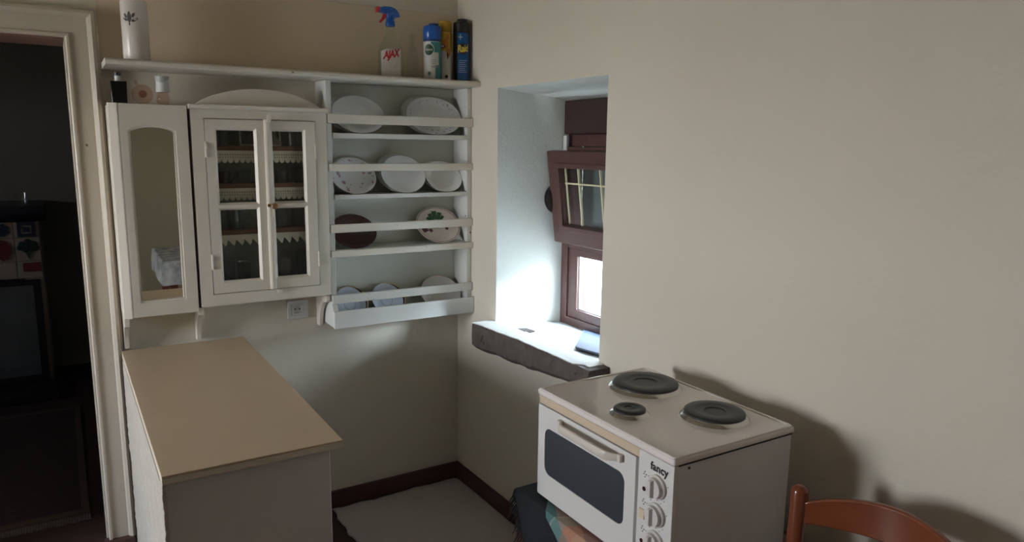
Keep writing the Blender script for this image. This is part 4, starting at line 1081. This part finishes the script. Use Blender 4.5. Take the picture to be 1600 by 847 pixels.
# ================================================================== STOVE
SA = Vector((-0.4835, -1.4044, 0.0)); STH = -0.0132; SZT = 0.9525
SW, SD, SHH = 0.5325, 0.3854, 0.312
t = thing('mini_stove', 'white table-top electric stove with three hotplates and an oven', 'stove', (SA.x, SA.y, SZT-SHH))
t.rotation_euler = (0, 0, STH)
class SB(MB):       # stove coordinates: v = depth from the front, u = along the front from the left, z below the top
    def build(s, name, m, parent=None, **kw):
        for v in s.bm.verts:
            v.co = Vector((SA.x + v.co.x, SA.y - v.co.y, SZT + v.co.z))
        return MB.build(s, name, m, parent, **kw)
SB().box(0.012, SD-0.004, 0.006, SW-0.004, -SHH+0.008, -0.018).build('oven_body', stove_side, t, bevel=0.004)
SB().box(-0.003, SD, -0.002, SW+0.001, -0.0178, 0.0).build('hob_top', enamel, t, bevel=0.007, seg=4)
b = SB().ring(rrect(0.0, SD-0.003, 0.002, SW-0.002, 0.010, 4), rrect(0.009, SD-0.012, 0.011, SW-0.011, 0.010, 4), 'z', -0.002, 0.0025)
b.build('rim', enamel, t, bevel=0.002)
SB().box(0.002, 0.0118, 0.004, 0.4175, -0.0395, -0.0185).build('trim_strip', cream_strip, t, bevel=0.001)
do = SB().ring([(0.004, -0.3045), (0.4085, -0.3045), (0.4085, -0.043), (0.004, -0.043)], [(0.036, -0.232), (0.370, -0.232), (0.370, -0.100), (0.036, -0.100)], 'x', 0.0, 0.0115) if False else None
rin = rrect(0.036, 0.371, -0.233, -0.100, 0.024, 6)
rout = []
for (u, z) in rin:
    cu_, cz2 = (0.036+0.371)/2, (-0.233-0.1)/2
    rout.append((u, z))
ro = rrect(0.003, 0.4085, -0.3045, -0.0425, 0.004, 6)
b = SB(); b.ring(ro, rin, 'x', 0.0, 0.0115)
door_o = b.build('oven_door', enamel_door, t, bevel=0.0015)
SB().prism(rin, 'x', 0.002, 0.006).build('oven_window', oven_glass, door_o)
# handle: a grip that bows out from the door
b = SB(); rings = []
for k in range(17):
    f_ = k/16; u = 0.108 + 0.258*f_
    e = min(1, min(f_, 1-f_)/0.16); e = e*e*(3-2*e)
    out = 0.006 + 0.024*e; zt = -0.052 - 0.004*(1-e); zb = -0.070 - 0.004*e
    rings.append([(-out, u, zt), (-out-0.004*e, u, (zt+zb)/2), (-out, u, zb), (-out+0.007, u, zb-0.002), (-out+0.009, u, (zt+zb)/2), (-out+0.007, u, zt)])
b.loft(rings); hnd = b.build('door_handle', handle_m, door_o, bevel=0.001, smooth=True)
b = SB()
for u0, u1 in ((0.108, 0.122), (0.352, 0.366)): b.box(-0.012, -0.0002, u0, u1, -0.072, -0.053)
b.build('handle_mount', handle_m, door_o, bevel=0.002)
# control panel
SB().box(0.000, 0.0118, 0.4175, SW-0.002, -0.3045, -0.0185).build('control_panel', enamel_door, t, bevel=0.002)
def knob(z, u=0.483):
    b = SB(); b.lathe([(0.0275, -0.0005), (0.0275, -0.006), (0.0235, -0.009), (0.0225, -0.017), (0.0005, -0.018)], (0, u, z), 28, axis='x')
    k_ = b.build('knob', knob_m, t, smooth=True)
    b = SB(); b.loft([[(-0.0175, u-0.006, z-0.021), (-0.0175, u+0.006, z-0.021), (-0.0175, u+0.006, z+0.021), (-0.0175, u-0.006, z+0.021)], [(-0.026, u-0.004, z-0.017), (-0.026, u+0.003, z-0.019), (-0.026, u+0.003, z+0.019), (-0.026, u-0.004, z+0.017)]])
    b.build('knob_grip', knob_m, k_, bevel=0.001)
for z in (-0.082, -0.148, -0.214): knob(z)
def dotpanel(name, m, u, z, r, parent=None):
    b = SB(); b.prism([(u+r*math.cos(a*PI/8), z+r*math.sin(a*PI/8)) for a in range(16)], 'x', -0.0016, -0.0003); return b.build(name, m, t)
dotpanel('indicator_lamp', lampred, 0.4400, -0.105, 0.0052); dotpanel('indicator_lamp', lampred, 0.4385, -0.232, 0.0052)
SB().box(-0.004, -0.0003, 0.428, 0.446, -0.178, -0.154).build('rocker_switch', ivory, t, bevel=0.0015)
b = SB()
for zc in (-0.082, -0.148, -0.214):
    for a in (0.35, 1.2, 1.57, 2.2, 2.75, 4.3, 5.4):
        u, z = 0.483+0.0335*math.cos(a), zc+0.0335*math.sin(a)
        if z < -0.06 or abs(u-0.483) > 0.02: b.box(-0.0008, -0.0003, u-0.0009, u+0.0009, z-0.0009, z+0.0009)
    for du, dz_ in ((0, 0.018), (-0.004, 0.024), (0.004, 0.024), (-0.001, 0.030)):
        b.box(-0.0008, -0.0003, 0.441+du-0.0013, 0.441+du+0.0013, zc-0.012+dz_-0.0013, zc-0.012+dz_+0.0013)
b.build('dial_marks', print_black, t)
V, F = text_geo('fancy', 0.0260, 0.0008, 0, 1.04)
b = SB(); add_geo(b, V, F, lambda v: (-0.0008, 0.4855+v[0], -0.041+v[1])); b.build('brand_lettering', print_black, t)
SB().lathe([(0.0035, 0), (0.003, 0.001), (0.0005, 0.0012)], (0.045, SW-0.0038, -0.030), 12, axis='y').build('screw', mat('dark_screw', (0.05, 0.045, 0.04), 0.5), t)
SB().box(0.014, SD-0.006, SW-0.0045, SW-0.0025, -0.0205, -0.0180).build('seam_line', print_black, t)
def hotplate(v, u, r):
    b = SB(); b.lathe([(r+0.010, 0.0003), (r+0.007, 0.004), (r+0.001, 0.008), (r+0.001, 0.0095), (r-0.004, 0.0097)], (v, u, 0), 44)
    b.build('chrome_ring', chrome, t, smooth=True)
    b = SB(); b.lathe([(r, 0.0090), (r, 0.014), (r-0.003, 0.0165), (r*0.62, 0.0165), (r*0.60, 0.0158), (r*0.36, 0.0158), (r*0.34, 0.0135), (0.0006, 0.0132)], (v, u, 0), 44)
    b.build('hotplate', iron, t, smooth=True)
hotplate(0.263, 0.136, 0.090); hotplate(0.092, 0.273, 0.040); hotplate(0.262, 0.392, 0.074)
for v in (0.04, SD-0.04):
    for u in (0.04, SW-0.04):
        b = SB(); b.lathe([(0.012, -SHH+0.0005), (0.013, -SHH+0.0075)], (v, u, 0), 14); b.build('foot', black_plastic, t)
t.location.z = TZ + 0.0045
ORGz = t.location.z

# ================================================================== CHAIR
t = thing('chair', 'orange varnished wooden chair with curved backrest beside the stove', 'chair', (-0.42, -2.25, 0))
def post(x, y, lean, name='leg', top=0.872):
    b = MB()
    pts = [(x+lean*(-0.10), y, 0.0075), (x-0.02, y, 0.25), (x-0.012, y, 0.45), (x, y, 0.62), (x+0.004, y, 0.80), (x+0.004, y, top-0.014), (x+0.004, y, top-0.005), (x+0.004, y, top)]
    b.tube(pts, [0.016, 0.018, 0.020, 0.0195, 0.019, 0.019, 0.015, 0.006], 18)
    return b.build(name, wood_orange, t, smooth=True)
post(-0.222, -2.048, -0.6, 'back_leg'); post(-0.222, -2.452, -0.6, 'back_leg')
def slat(zb0, zb1, zt0, zt1, bow, th):
    b = MB(); rings = []
    n = 28
    for i in range(n+1):
        f_ = i/n; y = -2.060 - 0.380*f_; s_ = math.sin(PI*f_)
        x = -0.218 + bow*s_
        wob = s_**0.8
        zt = zt0 + (zt1-zt0)*wob; zb = zb0 + (zb1-zb0)*s_
        rings.append([(x-th, y, zb), (x+th, y, zb), (x+th+0.002, y, (zb+zt)/2), (x+th, y, zt), (x-th, y, zt), (x-th+0.002, y, (zb+zt)/2)])
    b.loft(rings); return b.build('back_slat', wood_orange, t, bevel=0.004, smooth=True)
slat(0.788, 0.805, 0.836, 0.886, 0.055, 0.008)
slat(0.620, 0.640, 0.665, 0.700, 0.050, 0.008)
MB().prism([(-0.235, -2.055), (-0.235, -2.445), (-0.60, -2.475), (-0.625, -2.45), (-0.625, -2.05), (-0.60, -2.025)], 'z', 0.435, 0.462).build('seat', wood_orange, t, bevel=0.008)
for y in (-2.07, -2.43):
    MB().tube([(-0.575, y, 0.0006), (-0.575, y, 0.2), (-0.575, y, 0.4345)], [0.014, 0.018, 0.019], 14).build('front_leg', wood_orange, t, smooth=True)
    MB().cyl((-0.57, y, 0.22), (-0.245, y+(0.02 if y > -2.2 else -0.02), 0.24), 0.011).build('stretcher', wood_orange, t, smooth=True)
MB().cyl((-0.575, -2.08, 0.30), (-0.575, -2.42, 0.30), 0.011).build('stretcher', wood_orange, t, smooth=True)

# ================================================================== DINING TABLE SEEN IN THE MIRROR
t = thing('dining_table', 'table under a grey floral cloth, seen reflected in the arched mirror', 'table', (-0.55, -3.05, 0))
MB().box(-0.98, -0.10, -3.36, -2.74, 0.695, 0.720).build('tabletop', table_wood, t, bevel=0.004)
for x in (-0.95, -0.18):
    for y in (-3.33, -2.82): MB().box(x, x+0.05, y, y+0.05, 0.0005, 0.6945).build('leg', table_wood, t)
t = thing('floral_tablecloth', 'white cloth with grey floral pattern on the table seen in the mirror', 'tablecloth', (-0.54, -3.05, 0.72))
b = MB(); n = 20
def dro(px, py, k, j):
    return (px, py, 0.743)
x0, x1, y0, y1 = -0.988, -0.092, -3.368, -2.732
per = [(x0+(x1-x0)*i/14, y1) for i in range(14)] + [(x1, y1+(y0-y1)*i/10) for i in range(10)] + [(x1+(x0-x1)*i/14, y0) for i in range(14)] + [(x0, y0+(y1-y0)*i/10) for i in range(10)]
mid = (-0.54, -3.05)
R = [[(x, y, 0.7225) for x, y in per]]
R.append([(x+(x-mid[0])*0.02, y+(y-mid[1])*0.02, 0.715) for x, y in per])
for zz, am in ((0.64, 0.6), (0.55, 1.0)):
    R.append([(x+(x-mid[0])*(0.03+0.012*am*math.sin(i*0.9)), y+(y-mid[1])*(0.03+0.012*am*math.sin(i*0.9)), zz+0.008*math.sin(i*0.5)*am) for i, (x, y) in enumerate(per)])
b.loft(R, cap=False); b.poly([(x, y, 0.7225) for x, y in per])
b.build('cloth', floral, t, smooth=True)

# ================================================================== FAR ROOM THROUGH THE DOORWAY
YFP = 2.50
t = thing('fireplace', 'tiled fireplace with dark blue mantel in the dark far room', 'fireplace', (-2.15, YFP+0.2, 0))
FX0, FX1 = -2.62, -1.686
b = MB(); b.box(FX0, FX1, YFP+0.012, YB-0.001, 0.73, 1.097); b.box(FX1-0.10, FX1, YFP+0.012, YB-0.001, 0.0005, 0.73); b.box(FX0, FX0+0.10, YFP+0.012, YB-0.001, 0.0005, 0.73); b.box(FX0+0.1, FX1-0.1, YB-0.15, YB-0.001, 0.0005, 0.73)
b.build('surround', tile_m, t)
MB().prism([(YB-0.001, 1.0975), (YFP-0.02, 1.0975), (YFP-0.06, 1.13), (YFP-0.07, 1.15), (YFP-0.07, 1.195), (YB-0.001, 1.195)], 'x', FX0-0.04, -1.648).build('mantel', mantel_m, t, bevel=0.004)
MB().box(FX0-0.04, -1.66, YFP-0.30, YFP+0.011, 0.0005, 0.055).build('hearth', hearth_m, t, bevel=0.004)
TS = 0.170
zrows = [(0.995, 1.095), (0.845, 0.993), (0.735, 0.843)]
for ri, (z0, z1) in enumerate(zrows):
    x = FX1 - 0.002; c = 0
    while x - 0.105 > FX0:
        w = 0.135
        tile = MB().box(x-w+0.002, x-0.002, YFP+0.002, YFP+0.0118, z0+0.001, z1-0.001).build('tile', tile_m, t, bevel=0.002)
        cx, cz = x-w/2, (z0+z1)/2
        yf = YFP+0.0015
        if ri == 0 and c % 2 == 0:
            b = MB(); b.ring(rect(cx-0.048, cx+0.048, cz-0.046, cz+0.046), rect(cx-0.028, cx+0.028, cz-0.026, cz+0.026), 'y', yf-0.006, yf)
            b.box(cx-0.018, cx+0.018, yf-0.006, yf, cz-0.017, cz+0.017); b.build('square_relief', tile_blue, tile)
        elif ri == 0:
            b = MB(); b.prism([(cx+0.040*math.cos(k*PI/8)*(1+0.25*(k % 2)), cz+0.036*math.sin(k*PI/8)*(1+0.25*(k % 2))) for k in range(16)], 'y', yf-0.006, yf); b.build('leaf_relief', tile_blue, tile)
        elif ri == 1 and c % 2 == 0:
            b = MB()
            for k, (ax, az, rr) in enumerate(((0, 0.045, 0.022), (-0.030, 0.030, 0.022), (0.030, 0.030, 0.022), (-0.018, 0.005, 0.022), (0.018, 0.005, 0.022), (0, 0.02, 0.024), (-0.045, 0.01, 0.016), (0.044, 0.006, 0.016))):
                b.lathe([(rr, 0), (rr*0.8, -0.008-0.0005*k), (0.0005, -0.011-0.0005*k)], (cx+ax, yf, cz+az), 10, axis='y')
            b.prism([(cx-0.018, cz-0.012), (cx+0.002, cz-0.062), (cx+0.020, cz-0.012)], 'y', yf-0.009, yf); b.build('grape_relief', tile_green, tile)
        elif ri == 1:
            b = MB(); b.prism([(cx+0.046*math.cos(k*PI/10)*(1+0.1*(k % 2)), cz+0.060*math.sin(k*PI/10)*(1+0.1*(k % 2))) for k in range(20)], 'y', yf-0.008, yf); b.build('fruit_relief', tile_red, tile)
        elif ri == 2 and c == 0:
            b = MB(); b.box(cx-0.035, x-0.006, yf-0.006, yf, z1-0.065, z1-0.010); b.build('corner_relief', tile_red, tile)
        x -= w; c += 1
fs = MB().ring(rect(FX0+0.10, FX1-0.02, 0.06, 0.725), rect(FX0+0.13, FX1-0.062, 0.10, 0.690), 'y', YFP-0.012, YFP+0.001).build('screen_frame', hearth_m, t)
MB().box(FX0+0.13, FX1-0.062, YFP-0.006, YFP-0.003, 0.10, 0.69).build('screen_panel', screen_m, t)
t = thing('glass_tumbler', 'small clear glass standing on the dark blue mantel', 'glass', (-1.765, 2.55, 1.195))
MB().lathe([(0.028, 0.0006), (0.032, 0.002), (0.038, 0.075), (0.035, 0.075), (0.029, 0.006), (0.0006, 0.0055)], (-1.765, 2.55, 1.195), 22, cap=False).build('tumbler_body', tumbler_glass, t, smooth=True)
t = thing('rug', 'dark red patterned rug with pale fringe on the far room floor', 'rug', (-2.1, 1.2, 0))
RGX0, RGX1, RGY0, RGY1 = -2.75, -1.555, 0.47, 1.99
MB().box(RGX0+0.05, RGX1-0.03, RGY0+0.05, RGY1-0.05, 0.0005, 0.010).build('pile', rug_m, t)
b = MB(); b.box(RGX0, RGX0+0.0495, RGY0, RGY1, 0.0005, 0.0098); b.box(RGX1-0.0295, RGX1, RGY0, RGY1, 0.0005, 0.0098); b.box(RGX0+0.05, RGX1-0.03, RGY0, RGY0+0.0495, 0.0005, 0.0098); b.box(RGX0+0.05, RGX1-0.03, RGY1-0.0495, RGY1, 0.0005, 0.0098)
b.build('border', rug_b, t)
b = MB(); x = RGX0
while x < RGX1-0.005:
    b.box(x, x+0.007, RGY0-0.052+random.uniform(-.006, .006), RGY0-0.0005, 0.0005, 0.005); x += 0.010
fo = b.build('fringe', fringe_m, t); fo['kind'] = 'stuff'
